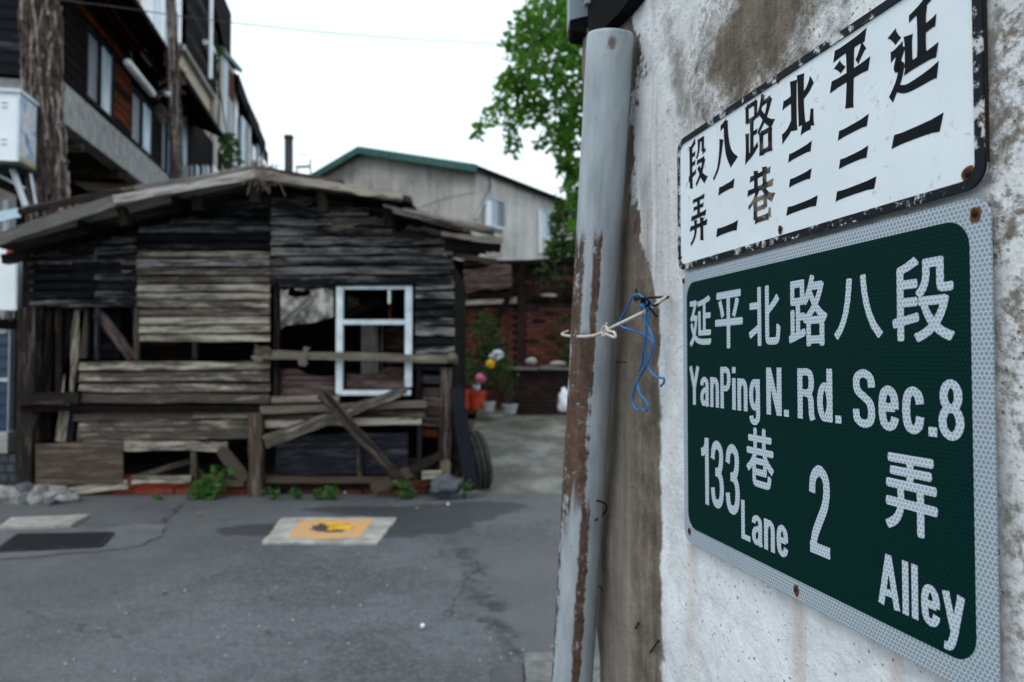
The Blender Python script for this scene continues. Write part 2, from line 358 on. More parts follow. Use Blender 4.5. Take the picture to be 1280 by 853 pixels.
# --- lime-washed plaster of the sign wall; local x = along the wall, z = height
def plaster():
    n = NT('peeling limewashed plaster', 0.92, 0.15)
    v = n.obj
    x, y, z = n.sep(v)
    big = n.noise(v, 3.5, 6, 0.65); med = n.noise(v, 14, 6, 0.7); fine = n.noise(v, 75, 4, 0.7); sp = n.noise(v, 260, 2, 0.6)
    streak = n.noise(n.vm('MULTIPLY', v, (26.0, 26.0, 1.6)), 1.0, 5, 0.65)
    wash = n.ramp(n.math('ADD', n.math('MULTIPLY', med, 0.6), n.math('MULTIPLY', big, 0.4)), [(0.30, (0.46, 0.46, 0.45)), (0.5, (0.68, 0.695, 0.70)), (0.66, (0.80, 0.82, 0.83))])
    raw = n.ramp(n.math('ADD', n.math('MULTIPLY', med, 0.6), n.math('MULTIPLY', streak, 0.4)),
                 [(0.30, (0.045, 0.037, 0.030)), (0.46, (0.110, 0.090, 0.070)), (0.62, (0.23, 0.195, 0.155)), (0.8, (0.38, 0.335, 0.285))])
    raw = n.mix(n.math('MULTIPLY', n.step(n.math('ADD', x, n.math('MULTIPLY', n.math('SUBTRACT', med, 0.5), 0.09)), W(800, 600)[0] + 0.01, W(780, 600)[0] - 0.02), 0.55), raw, n.mix(streak, (0.13, 0.115, 0.095), (0.34, 0.305, 0.265)))
    # unwashed band at the corner: hard edge low down, drifting towards the corner higher up
    e0 = W(822, 600)[0]
    edge = n.math('SUBTRACT', e0 + 0.012, n.math('MULTIPLY', n.step(z, 1.58, 1.88), 0.135))
    wob = n.math('ADD', n.math('MULTIPLY', n.math('SUBTRACT', med, 0.5), 0.05), n.math('MULTIPLY', n.math('SUBTRACT', big, 0.5), 0.02))
    soft = n.step(z, 1.62, 1.9)
    wob2 = n.math('MULTIPLY', n.math('MULTIPLY', soft, n.math('SUBTRACT', big, 0.5)), 0.42)
    dd = n.math('ADD', n.math('SUBTRACT', x, edge), n.math('ADD', wob, wob2))
    band = n.step(dd, 0.010, -0.006)
    # upper region: washed-out grey-brown clouds, big patch above the enamel sign
    q = W(945, 60)
    dx = n.math('DIVIDE', n.math('SUBTRACT', x, q[0]), 0.20); dz = n.math('DIVIDE', n.math('SUBTRACT', z, q[1] + 0.02), 0.13)
    rr = n.math('SQRT', n.math('ADD', n.math('MULTIPLY', dx, dx), n.math('MULTIPLY', dz, dz)))
    rr = n.math('ADD', rr, n.math('MULTIPLY', n.math('SUBTRACT', med, 0.5), 2.2))
    patch = n.step(rr, 1.25, 0.45)
    q2 = W(850, 105)
    dx = n.math('DIVIDE', n.math('SUBTRACT', n.math('ADD', x, n.math('MULTIPLY', z, 0.35)), q2[0] + 0.35 * q2[1]), 0.035); dz = n.math('DIVIDE', n.math('SUBTRACT', z, q2[1]), 0.14)
    r2 = n.math('SQRT', n.math('ADD', n.math('MULTIPLY', dx, dx), n.math('MULTIPLY', dz, dz)))
    r2 = n.math('ADD', r2, n.math('MULTIPLY', n.math('SUBTRACT', med, 0.5), 3.0))
    patch2 = n.math('MULTIPLY', n.step(r2, 1.6, 0.1), 0.75)
    # right of the signs: speckled, thin wash
    rt = n.step(n.math('ADD', x, n.math('MULTIPLY', n.math('SUBTRACT', big, 0.5), 0.1)), 1.15, 1.21)
    spk = n.math('MULTIPLY', rt, n.step(n.math('ADD', n.math('MULTIPLY', med, 0.55), n.math('MULTIPLY', fine, 0.5)), 0.47, 0.63))
    # overall flecks where the wash has come off
    hi = n.step(z, 1.5, 2.05)
    fl = n.math('ADD', n.math('ADD', n.math('MULTIPLY', big, 0.5), n.math('MULTIPLY', fine, 0.34)), n.math('MULTIPLY', hi, 0.055))
    fleck = n.math('MULTIPLY', n.step(fl, 0.465, 0.575), 0.8)
    cloud = n.math('MULTIPLY', n.step(n.math('ADD', n.math('MULTIPLY', big, 0.6), n.math('MULTIPLY', streak, 0.4)), 0.44, 0.60), n.math('MULTIPLY', n.step(x, W(885, 100)[0], W(800, 100)[0]), n.step(z, 1.50, 1.68)))
    cloud = n.math('MULTIPLY', cloud, 0.8)
    m = n.math('MAXIMUM', n.math('MAXIMUM', band, patch), n.math('MAXIMUM', n.math('MAXIMUM', patch2, cloud), n.math('MAXIMUM', spk, fleck)))
    c = n.mix(m, wash, raw)
    # rust runs under the green sign and grime drips
    for (px, py, w) in [(997, 745, 0.010), (864, 672, 0.014), (1120, 800, 0.006)]:
        u0, z0 = W(px, py)
        k = n.math('MULTIPLY', n.step(n.math('ABSOLUTE', n.math('ADD', n.math('SUBTRACT', x, u0), n.math('MULTIPLY', n.math('SUBTRACT', med, 0.5), 0.02))), w * 2.2, w * 0.3), n.step(z, z0 + 0.01, z0 - 0.01))
        k = n.math('MULTIPLY', k, n.step(z, z0 - 0.34, z0 - 0.02))
        c = n.mix(n.math('MULTIPLY', k, 0.32), c, (0.40, 0.26, 0.15))
    drip = n.math('MULTIPLY', n.step(streak, 0.56, 0.72), n.step(z, 1.30, 1.15))
    c = n.mix(n.math('MULTIPLY', drip, 0.35), c, (0.33, 0.31, 0.28))
    pit = n.math('MULTIPLY', n.step(n.math('ADD', n.voro(v, 85), n.math('MULTIPLY', n.math('SUBTRACT', fine, 0.5), 0.5)), 0.17, 0.07), n.step(med, 0.42, 0.56))
    c = n.mix(n.math('MULTIPLY', pit, 0.6), c, (0.12, 0.105, 0.09))
    n.color(c)
    n.bump(n.math('ADD', n.math('ADD', n.math('MULTIPLY', med, 0.55), n.math('MULTIPLY', fine, 0.5)), n.math('ADD', n.math('MULTIPLY', n.math('SUBTRACT', 1.0, m), 0.3), n.math('MULTIPLY', pit, -0.5))), 0.006, 1.0)
    return n.m
M['plaster'] = plaster()

# --- pipe: grey coat worn through to brown below; local z = along the pipe
def pipe_mat():
    n = NT('grey pipe paint worn to brown', 0.5, 0.4)
    v = n.obj
    x, y, z = n.sep(v)
    wz = n.pos
    hz = n.sep(wz)[2]
    st = n.noise(n.vm('MULTIPLY', v, (42.0, 42.0, 3.2)), 1.0, 5, 0.62)
    md = n.noise(v, 30, 6, 0.75)
    grey = n.ramp(n.noise(n.vm('MULTIPLY', v, (20.0, 20.0, 6.0)), 1.5, 5, 0.6), [(0.3, (0.27, 0.305, 0.33)), (0.7, (0.41, 0.455, 0.485))])
    brn = n.ramp(md, [(0.35, (0.045, 0.027, 0.020)), (0.55, (0.105, 0.058, 0.038)), (0.72, (0.155, 0.098, 0.072))])
    a = n.math('ADD', n.math('DIVIDE', x, 0.0455), n.math('MULTIPLY', n.math('SUBTRACT', st, 0.5), 0.34))
    wv = n.math('MULTIPLY', n.math('SUBTRACT', md, 0.5), 0.42)
    a = n.math('ADD', a, wv)
    low = n.step(n.math('ADD', hz, n.math('MULTIPLY', n.math('SUBTRACT', st, 0.5), 0.12)), 1.77, 1.74)
    left = n.step(a, 0.07, 0.0)
    upz = n.step(n.math('ADD', hz, n.math('MULTIPLY', n.math('SUBTRACT', st, 0.5), 0.35)), 1.14, 1.24)
    run = n.math('MULTIPLY', n.step(n.math('ABSOLUTE', n.math('ADD', a, 0.48)), 0.23, 0.16), n.math('MAXIMUM', n.step(hz, 1.54, 1.57), n.math('MULTIPLY', n.step(n.noise(n.vm('MULTIPLY', v, (0.0, 0.0, 5.0)), 1.0, 2), 0.52, 0.60), 1.0)))
    upper = n.math('MULTIPLY', left, n.math('SUBTRACT', 1.0, run))
    lower = n.step(n.math('ABSOLUTE', n.math('ADD', a, -0.03)), 0.25, 0.17)
    lower = n.math('MAXIMUM', lower, n.step(a, -0.90, -0.97))
    worn = n.math('ADD', n.math('MULTIPLY', upper, upz), n.math('MULTIPLY', lower, n.math('SUBTRACT', 1.0, upz)))
    worn = n.math('MULTIPLY', worn, low)
    scr = n.noise(n.vm('MULTIPLY', v, (26.0, 26.0, 60.0)), 1.0, 5, 0.8, 0.4)
    worn = n.math('MULTIPLY', worn, n.step(scr, 0.66, 0.60))
    worn = n.math('MULTIPLY', worn, n.step(n.math('ADD', n.math('MULTIPLY', st, 0.5), n.math('MULTIPLY', md, 0.5)), 0.60, 0.54))
    wx = n.math('DIVIDE', n.math('SUBTRACT', x, 0.0), 0.012); wz_ = n.math('DIVIDE', n.math('SUBTRACT', hz, P(757, 83, 1.46).z), 0.016)
    mk = n.math('ADD', n.math('SQRT', n.math('ADD', n.math('MULTIPLY', wx, wx), n.math('MULTIPLY', wz_, wz_))), n.math('MULTIPLY', n.math('SUBTRACT', md, 0.5), 2.5))
    worn = n.math('MAXIMUM', worn, n.math('MULTIPLY', n.step(mk, 1.0, 0.4), 0.8))
    c = n.mix(worn, grey, brn)
    c = n.mix(n.math('MULTIPLY', n.step(n.noise(n.vm('MULTIPLY', v, (1.0, 1.0, 0.45)), 48, 6, 0.82), 0.57, 0.70), 0.6), c, (0.13, 0.125, 0.12))
    c = n.mix(n.math('MULTIPLY', n.step(n.noise(n.vm('MULTIPLY', v, (60.0, 60.0, 2.2)), 1.0, 4, 0.6), 0.56, 0.74), 0.35), c, (0.17, 0.165, 0.155))
    n.color(c)
    n.rough(n.math('ADD', 0.45, n.math('MULTIPLY', worn, 0.4)))
    n.bump(n.math('ADD', n.math('MULTIPLY', md, 0.25), n.math('SUBTRACT', 1.0, worn)), 0.0012, 0.7)
    return n.m
M['pipe'] = pipe_mat()

# --- retroreflective honeycomb sheeting; local x,z in metres
def honey(name, cell, line, pitch=0.0049, rough=0.4, spec=0.3, dirt=0.0):
    n = NT(name, rough, spec)
    x, y, z = n.sep(n.obj)
    s3 = 1.7320508
    p = n.comb(n.math('DIVIDE', x, pitch), n.math('DIVIDE', z, pitch), 0.0)
    p = n.vm('ADD', p, (500.0, 500.0 * s3, 0.0))
    r = (1.0, s3, 1.0); h = (0.5, s3 / 2, 0.0)
    a = n.vm('SUBTRACT', n.vm('MODULO', p, r), h)
    b = n.vm('SUBTRACT', n.vm('MODULO', n.vm('SUBTRACT', p, h), r), h)
    la = n.vm('DOT_PRODUCT', a, a); lb = n.vm('DOT_PRODUCT', b, b)
    sel = n.math('LESS_THAN', la, lb)
    mx = n.t.nodes.new('ShaderNodeMix'); mx.data_type = 'VECTOR'
    n.lk(sel, mx.inputs[0]); n.lk(b, mx.inputs[4]); n.lk(a, mx.inputs[5])
    g = n.vm('ABSOLUTE', mx.outputs[1])
    gx, gy, gz = n.sep(g)
    hd = n.math('MAXIMUM', n.vm('DOT_PRODUCT', g, (0.5, s3 / 2, 0.0)), gx)
    e = n.step(hd, 0.36, 0.45)
    c = n.mix(e, cell, line)
    sm = n.noise(n.obj, 9, 4, 0.6)
    c = n.mix(n.math('MULTIPLY', n.step(sm, 0.45, 0.8), 0.25), c, tuple(x_ * 0.75 for x_ in cell))
    if dirt:
        d = n.math('MULTIPLY', n.step(n.noise(n.obj, 22, 5, 0.75), 0.58, 0.75), dirt)
        c = n.mix(d, c, (0.22, 0.19, 0.15))
    n.color(c); n.bump(e, 0.0002, 0.4)
    return n.m
M['honey_white'] = honey('white honeycomb sheeting', (0.22, 0.275, 0.325), (0.52, 0.58, 0.62), dirt=0.35)
M['honey_green'] = honey('green honeycomb sheeting', (0.0008, 0.024, 0.0215), (0.0005, 0.010, 0.0095), rough=0.5, spec=0.06)
M['honey_letter'] = honey('white honeycomb lettering', (0.34, 0.41, 0.47), (0.66, 0.73, 0.77), dirt=0.1)

def enamel():
    n = NT('white enamel sign face', 0.4, 0.25)
    f = n.noise(n.obj, 8, 5, 0.6); s = n.noise(n.obj, 60, 4, 0.75)
    x, y, z = n.sep(n.obj)
    c = n.ramp(f, [(0.3, (0.66, 0.73, 0.77)), (0.7, (0.76, 0.82, 0.85))])
    c = n.mix(n.math('MULTIPLY', n.step(n.math('ADD', s, n.math('MULTIPLY', f, 0.5)), 0.86, 1.0), 0.5), c, (0.32, 0.24, 0.17))
    n.color(c)
    return n.m
M['enamel'] = enamel()
def ink(name, wear):
    n = NT(name, 0.6, 0.08)
    f = n.noise(n.obj, 26, 6, 0.75); g = n.noise(n.obj, 6, 3)
    k = n.step(n.math('ADD', n.math('MULTIPLY', f, 0.7), n.math('MULTIPLY', g, 0.4)), wear, wear + 0.1)
    c = n.mix(k, (0.006, 0.009, 0.012), (0.20, 0.155, 0.115))
    n.color(c)
    return n.m
M['ink'] = ink('black sign paint', 0.71)
M['ink_worn'] = ink('worn black sign paint', 0.54)
def rim():
    n = NT('chipped blue black enamel rim', 0.5, 0.12)
    f = n.noise(n.obj, 45, 6, 0.75); g = n.noise(n.obj, 9, 3)
    k = n.step(n.math('ADD', n.math('MULTIPLY', f, 0.75), n.math('MULTIPLY', g, 0.35)), 0.57, 0.62)
    c = n.mix(k, (0.007, 0.010, 0.015), n.mix(n.step(n.noise(n.obj, 100, 4, 0.7), 0.38, 0.5), (0.10, 0.06, 0.04), (0.58, 0.58, 0.56)))
    n.color(c); n.bump(k, 0.0004)
    return n.m
M['rim'] = rim()
def mural():
    n = NT('faded printed picture', 0.6, 0.3)
    f = n.noise(n.obj, 5, 4, 0.6, 0.6); g = n.noise(n.obj, 4.1, 3, 0.5)
    c = n.ramp(f, [(0.33, (0.16, 0.16, 0.18)), (0.42, (0.25, 0.38, 0.55)), (0.55, (0.62, 0.64, 0.66)), (0.70, (0.50, 0.36, 0.34))])
    c = n.mix(n.step(n.sep(n.obj)[2], -0.30, -0.42), c, n.mix(g, (0.55, 0.36, 0.05), (0.2, 0.2, 0.25)))
    n.color(c); return n.m
M['mural'] = mural()
def stained():
    n = NT('rain stained grey render', 0.9, 0.2)
    st = n.noise(n.vm('MULTIPLY', n.pos, (2.2, 2.2, 0.18)), 1.6, 6, 0.7)
    f = n.noise(n.pos, 0.45, 6, 0.7)
    c = n.ramp(n.math('ADD', n.math('MULTIPLY', st, 0.35), n.math('MULTIPLY', f, 0.65)), [(0.36, (0.22, 0.213, 0.20)), (0.5, (0.47, 0.455, 0.425)), (0.62, (0.62, 0.60, 0.56))])
    n.color(c); return n.m
M['stained'] = stained()
def mottled():
    n = NT('mottled limewashed wall', 0.95, 0.1)
    f = n.noise(n.pos, 2.3, 6, 0.75)
    n.color(n.ramp(f, [(0.40, (0.035, 0.03, 0.027)), (0.48, (0.25, 0.24, 0.22)), (0.60, (0.72, 0.71, 0.67))])); n.bump(f, 0.03)
    return n.m
M['mottled'] = mottled()
def orange_paint():
    n = NT('worn orange road paint', 0.85, 0.2)
    f = n.noise(n.pos, 9, 6, 0.72)
    n.color(n.ramp(f, [(0.34, (0.34, 0.30, 0.24)), (0.50, (0.52, 0.30, 0.13)), (0.70, (0.62, 0.31, 0.07))])); return n.m
M['orange_paint'] = orange_paint()
M['yellow_paint'] = plain('yellow stencil paint', (0.66, 0.36, 0.03), 0.8, 0.2, 0, 0.25, 8)
M['dark_paint'] = plain('grey black stencil paint', (0.055, 0.052, 0.05), 0.85, 0.2, 0, 0.5, 14)

# ------------------------------------------------------------------ builders
WMAT = {}
def link(name, me, mat=None, parent=None, mw=None):
    o = bpy.data.objects.new(name, me); COL.objects.link(o)
    if mat is not None and me is not None and not me.materials:
        me.materials.append(M[mat] if isinstance(mat, str) else mat)
    mw = mw.copy() if mw is not None else (WMAT[parent].copy() if parent is not None else Matrix.Identity(4))
    if parent is not None:
        o.parent = parent
        o.matrix_basis = WMAT[parent].inverted() @ mw
    else:
        o.matrix_basis = mw
    WMAT[o] = mw
    return o
def tag(o, label, cat, group=None):
    o['label'] = label; o['category'] = cat
    if group: o['group'] = group
    return o
def thing(name, label, cat, loc=(0, 0, 0), group=None, mw=None):
    o = bpy.data.objects.new(name, None); COL.objects.link(o)
    o.empty_display_size = 0.1
    m = mw if mw is not None else Matrix.Translation(loc)
    o.matrix_basis = m; WMAT[o] = m.copy()
    return tag(o, label, cat, group)
def struct(o): o['kind'] = 'structure'; return o
def stuff(o): o['kind'] = 'stuff'; return o

def mesh(name, vs, fs, smooth=False):
    me = bpy.data.meshes.new(name); me.from_pydata([tuple(v) for v in vs], [], fs)
    bm = bmesh.new(); bm.from_mesh(me); bmesh.ops.recalc_face_normals(bm, faces=bm.faces); bm.to_mesh(me); bm.free()
    if smooth: me.polygons.foreach_set('use_smooth', [True] * len(me.polygons))
    me.update(); return me
def raw(name, vs, fs, smooth=False):
    me = bpy.data.meshes.new(name); me.from_pydata([tuple(v) for v in vs], [], fs)
    if smooth: me.polygons.foreach_set('use_smooth', [True] * len(me.polygons))
    me.update(); return me

class MB:
    def __init__(s): s.v = []; s.f = []
    def add(s, vs, fs):
        k = len(s.v); s.v += [Vector(v) for v in vs]; s.f += [tuple(i + k for i in f) for f in fs]; return s
    def box(s, lo, hi, m=None):
        vs = [Vector((x, y, z)) for x in (lo[0], hi[0]) for y in (lo[1], hi[1]) for z in (lo[2], hi[2])]
        if m is not None: vs = [m @ v for v in vs]
        return s.add(vs, [(0, 1, 3, 2), (4, 6, 7, 5), (0, 4, 5, 1), (2, 3, 7, 6), (0, 2, 6, 4), (1, 5, 7, 3)])
    def tube(s, pts, r, n=6, caps=True):
        pts = [Vector(p) for p in pts]; N = len(pts)
        rs = r if isinstance(r, (list, tuple)) else [r] * N
        vs, up = [], None
        for i, p in enumerate(pts):
            d = (pts[min(i + 1, N - 1)] - pts[max(i - 1, 0)]).normalized()
            if up is None: up = d.orthogonal().normalized()
            up = (up - d * up.dot(d))
            up = up.normalized() if up.length > 1e-6 else d.orthogonal().normalized()
            sd_ = d.cross(up)
            for k in range(n):
                a = 2 * math.pi * k / n
                vs.append(p + (up * math.cos(a) + sd_ * math.sin(a)) * rs[i])
        fs = [(i * n + k, i * n + (k + 1) % n, (i + 1) * n + (k + 1) % n, (i + 1) * n + k) for i in range(N - 1) for k in range(n)]
        if caps: fs += [tuple(range(n))[::-1], tuple((N - 1) * n + k for k in range(n))]
        return s.add(vs, fs)
    def lathe(s, prof, n=20, m=None, close=True):
        vs = [Vector((r * math.cos(2 * math.pi * k / n), r * math.sin(2 * math.pi * k / n), z)) for r, z in prof for k in range(n)]
        if m is not None: vs = [m @ v for v in vs]
        fs = [(i * n + k, i * n + (k + 1) % n, (i + 1) * n + (k + 1) % n, (i + 1) * n + k) for i in range(len(prof) - 1) for k in range(n)]
        if close: fs += [tuple(range(n))[::-1], tuple((len(prof) - 1) * n + k for k in range(n))]
        return s.add(vs, fs)
    def prism(s, pts, ext):
        """closed outline pts extruded by the vector ext"""
        n = len(pts); pts = [Vector(p) for p in pts]; e = Vector(ext)
        return s.add(pts + [p + e for p in pts], [tuple(range(n)), tuple(range(2 * n - 1, n - 1, -1))] + [(i, (i + 1) % n, n + (i + 1) % n, n + i) for i in range(n)])
    def me(s, name, smooth=False): return mesh(name, s.v, s.f, smooth)
def smoothpath(pts, n=6):
    pts = [Vector(p) for p in pts]; out = []
    for i in range(len(pts) - 1):
        a, b, c, d = pts[max(i - 1, 0)], pts[i], pts[i + 1], pts[min(i + 2, len(pts) - 1)]
        for k in range(n):
            t = k / n
            out.append(0.5 * ((2 * b) + (c - a) * t + (2 * a - 5 * b + 4 * c - d) * t * t + (3 * b - a - 3 * c + d) * t ** 3))
    return out + [pts[-1]]

def board_me(L, h, t, jit=0.06, segs=4, lap=0.0, rag=0.0, warp=0.0, taper=1.0):
    vs, w = [], rng.uniform(-1, 1) * warp
    for i in range(segs + 1):
        x = (i / segs - 0.5) * L
        k = 1 + (taper - 1) * i / segs
        jt, jb = rng.uniform(-1, 1) * jit * h, rng.uniform(-1, 1) * jit * h
        b = math.sin(math.pi * i / segs) * w
        for (yy, zz) in ((-t / 2, h / 2 * k + jt), (-t / 2 - lap, -h / 2 * k + jb), (t / 2 - lap, -h / 2 * k + jb), (t / 2, h / 2 * k + jt)):
            xx = x + (rng.uniform(-rag, rag) if i in (0, segs) else 0)
            vs.append((xx, yy + b, zz))
    fs = [(i * 4 + k, i * 4 + (k + 1) % 4, i * 4 + 4 + (k + 1) % 4, i * 4 + 4 + k) for i in range(segs) for k in range(4)]
    fs += [(0, 1, 2, 3), (segs * 4 + 3, segs * 4 + 2, segs * 4 + 1, segs * 4)]
    return mesh('board', vs, fs)
def frame(p0, p1, face=Vector((0, 1, 0))):
    p0, p1 = Vector(p0), Vector(p1); x = (p1 - p0).normalized()
    y = face - x * face.dot(x); y.normalize(); z = x.cross(y); c = (p0 + p1) / 2
    return Matrix(((x.x, y.x, z.x, c.x), (x.y, y.y, z.y, c.y), (x.z, y.z, z.z, c.z), (0, 0, 0, 1))), (p1 - p0).length
def bar(name, p0, p1, h, t, mat, parent=None, face=Vector((0, 1, 0)), **k):
    m, L = frame(p0, p1, face)
    return link(name, board_me(L, h, t, **k), mat, parent, m)
def boxobj(name, lo, hi, mat, parent=None, mw=None):
    return link(name, MB().box(lo, hi).me(name), mat, parent, mw if mw is not None else Matrix.Identity(4))
def lump(name, c, r, mat, parent=None, seed=0, sub=3, amp=0.35, flat=0.0):
    bm = bmesh.new(); bmesh.ops.create_icosphere(bm, subdivisions=sub, radius=1.0)
    for v in bm.verts:
        d = mnoise.noise(v.co * 7.0 + Vector((seed, 3, 5))) * amp * 0.2 + mnoise.noise(v.co * 1.3 + Vector((seed, seed * 2, 0))) * amp + mnoise.noise(v.co * 3.5 + Vector((seed, 0, 5))) * amp * 0.35
        v.co *= 1 + d
        v.co = Vector((v.co.x * r[0], v.co.y * r[1], max(v.co.z, -0.75) * r[2]))
    me = bpy.data.meshes.new(name); bm.to_mesh(me); bm.free()
    me.polygons.foreach_set('use_smooth', [True] * len(me.polygons))
    return link(name, me, mat, parent, Matrix.Translation(c))

def leaves(name, spots, size, seed=1, droop=0.4, long=2.0, out=None):
    """many small folded leaves: spots = [(centre, radius vector, count)]"""
    r = random.Random(seed); vs, fs = [], []
    for c, rad, n in spots:
        c = Vector(c)
        for _ in range(n):
            while True:
                q = Vector((r.uniform(-1, 1), r.uniform(-1, 1), r.uniform(-1, 1)))
                if 0.05 < q.length < 1: break
            q *= q.length ** -0.35
            p = c + Vector((q.x * rad[0], q.y * rad[1], q.z * rad[2]))
            d = Vector((r.gauss(0, 1), r.gauss(0, 1), r.gauss(0, 0.6) - droop)).normalized()
            sd_ = d.cross(Vector((r.gauss(0, 1), r.gauss(0, 1), r.gauss(0, 1)))).normalized()
            nn = d.cross(sd_)
            s = size * r.uniform(0.6, 1.3)
            k = len(vs)
            vs += [p, p + d * s * 0.5 + sd_ * s / long * 0.5 + nn * s * 0.12, p + d * s - nn * s * 0.1, p + d * s * 0.5 - sd_ * s / long * 0.5 + nn * s * 0.12, ]
            fs += [(k, k + 1, k + 2), (k, k + 2, k + 3)]
    return raw(name, vs, fs)

# ------------------------------------------------------------------ ground
g = struct(boxobj('ground', (-400, -400, -0.6), (400, 400, -0.03), 'dirt'))
def sheet(name, x0, x1, y0, y1, nx, ny, zf, mat):
    vs = [(x0 + (x1 - x0) * i / nx, y0 + (y1 - y0) * j / ny, 0) for j in range(ny + 1) for i in range(nx + 1)]
    vs = [(x, y, zf(x, y)) for x, y, _ in vs]
    fs = [(j * (nx + 1) + i, j * (nx + 1) + i + 1, (j + 1) * (nx + 1) + i + 1, (j + 1) * (nx + 1) + i) for j in range(ny) for i in range(nx)]
    return struct(link(name, raw(name, vs, fs, True), mat))
def road_z(x, y):
    return 0.012 * mnoise.noise(Vector((x * 0.7, y * 0.7, 0))) * min(1, max(0, (8.0 - y))) * (0 if y < 0 else 1)
sheet('road', -14, 14, -10, 8.28, 56, 36, road_z, 'asphalt')
def ramp_z(x, y):
    t = max(0, min(1, (y - 8.25) / 4.6))
    return 0.62 * t * (0.6 + 0.4 * t) + 0.02 * mnoise.noise(Vector((x, y, 3))) * min(1, t * 6) + 0.002
sheet('path', -0.62, 9, 8.25, 19, 24, 24, ramp_z, 'lane')

# ------------------------------------------------------------------ the derelict shack
HY = 8.2
def H(px, py, y=HY): return P(px, py, y)
shack = thing('wooden_shack', 'derelict dark timber shack with patched board walls and a sagging gable roof', 'shack', (-3.0, 9.2, 0))
ridge = H(320, 216, 7.6); eaveL = H(-22, 303, 7.6); midR = H(502, 246, 7.6); eaveR = H(628, 301, 7.6)
def roof_z(x):
    if x < ridge.x: return ridge.z + (eaveL.z - ridge.z) * (ridge.x - x) / (ridge.x - eaveL.x)
    if x < midR.x: return ridge.z + (midR.z - ridge.z) * (x - ridge.x) / (midR.x - ridge.x)
    return midR.z - 0.13 + (eaveR.z - midR.z + 0.13) * (x - midR.x) / (eaveR.x - midR.x)
def courses(x0, x1, ybot, ytop, pitch, mats, breaks=(), gap=0.0, y=HY, rag=0.0, jit=0.08):
    py = ybot; i = 0
    while py - pitch * 0.5 > ytop:
        h = pitch * rng.uniform(0.93, 1.05)
        top = H(0, py - h, y).z
        xs = [x0] + [b + rng.uniform(-4, 4) for b in breaks if x0 < b < x1] + [x1]
        for a, b in zip(xs[:-1], xs[1:]):
            A, B = H(a, py - h / 2, y), H(b, py - h / 2, y)
            while A.x < B.x and roof_z(A.x) - 0.05 < top: A.x += 0.02
            while B.x > A.x and roof_z(B.x) - 0.05 < top: B.x -= 0.02
            if B.x - A.x < 0.12: continue
            f = mats(py, i) if callable(mats) else mats
            sag = rng.uniform(-0.006, 0.006)
            A.z += sag; B.z -= sag; A.x += 0.003; B.x -= 0.003
            A.y += rng.uniform(-0.008, 0.008); B.y += rng.uniform(-0.008, 0.008)
            bar('clapboard', A, B, h * HY / FPX * 0.81, 0.016, f, shack, jit=jit, segs=5, lap=0.022, rag=rag)
        py -= h; i += 1
pick = lambda *c: (lambda py, i: rng.choice(c))
courses(37, 171, 385, 236, 11.5, pick('wood_black', 'wood_black', 'wood_patchy'), breaks=(120,), rag=0.004)
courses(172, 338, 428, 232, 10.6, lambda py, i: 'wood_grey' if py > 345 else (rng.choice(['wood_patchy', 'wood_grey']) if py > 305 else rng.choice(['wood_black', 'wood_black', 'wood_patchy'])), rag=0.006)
courses(339, 567, 356, 232, 12.2, pick('wood_patchy', 'wood_black', 'wood_patchy'), rag=0.008)
courses(519, 568, 455, 357, 11.2, pick('wood_patchy', 'wood_black', 'wood_patchy', 'wood_patchy'), rag=0.008)
courses(100, 338, 505, 450, 13.8, 'wood_grey', y=HY - 0.05, rag=0.006)
# lower left boards, ragged
for (x0, y0, x1, y1, h, mt) in [(92, 522, 240, 520, 11, 'wood_grey'), (241, 519, 320, 519, 9, 'wood_pale'), (99, 533, 320, 532, 11, 'wood_grey'),
                                (99, 545, 318, 541, 13, 'wood_grey'), (103, 556, 285, 558, 12, 'wood_grey')]:
    bar('clapboard', H(x0, y0, HY - 0.04), H(x1, y1, HY - 0.04), h * HY / FPX, 0.018, mt, shack, jit=0.13, segs=8, lap=0.012, rag=0.02)
def B(x0, y0, x1, y1, h, mt, y=HY - 0.05, t=0.04, name='plank', **k):
    kw = dict(jit=0.06, segs=5); kw.update(k)
    return bar(name, H(x0, y0, y), H(x1, y1, y), h * y / FPX, t, mt, shack, **kw)
def POST(x0, y0, x1, y1, w, mt, y=HY, t=0.09, name='post', **k):
    return B(x0, y0, x1, y1, w, mt, y, t, name, **k)
# plinth of bricks
rb = random.Random(3)
def brick_me(l, d, h, r):
    v = [(sx * l / 2 + r.uniform(-.006, .006), sy * d / 2 + r.uniform(-.006, .006), sz * h / 2 + r.uniform(-.004, .004)) for sx in (-1, 1) for sy in (-1, 1) for sz in (-1, 1)]
    return mesh('brick', v, [(0, 1, 3, 2), (4, 6, 7, 5), (0, 4, 5, 1), (2, 3, 7, 6), (0, 2, 6, 4), (1, 5, 7, 3)])
BM = [brick_me(0.225, 0.10, 0.062, rb) for _ in range(6)]
def brick_copy(parent, mt, c, rz=0.0, pool=None, name='brick'):
    me = rb.choice(pool or BM)
    key = (me.name, mt)
    if key not in BC:
        m2 = me.copy(); m2.materials.append(M[mt]); BC[key] = m2
    return link(name, BC[key], None, parent, Matrix.Translation(c) @ Matrix.Rotation(rz, 4, 'Z'))
BC = {}
zb = [0.036, 0.106, 0.176]
for r_, z in enumerate(zb):
    x = H(100, 600).x + (0.12 if r_ % 2 else 0) + r_ * 0.15
    while x < H(545, 600).x:
        if rb.random() > (0.05 if r_ < 2 else 0.3) and not (x > H(345, 600).x and r_ == 2):
            brick_copy(shack, 'brick_red' if x < H(318, 600).x else 'brick_old', (x, HY + 0.06 + rb.uniform(-.02, .02), z + rb.uniform(-.004, .004)), rb.uniform(-.04, .04))
        x += 0.236
boxobj('plinth_core', (-5.45, HY + 0.118, 0.0), (-0.7, HY + 0.24, 0.20), 'mortar', shack)
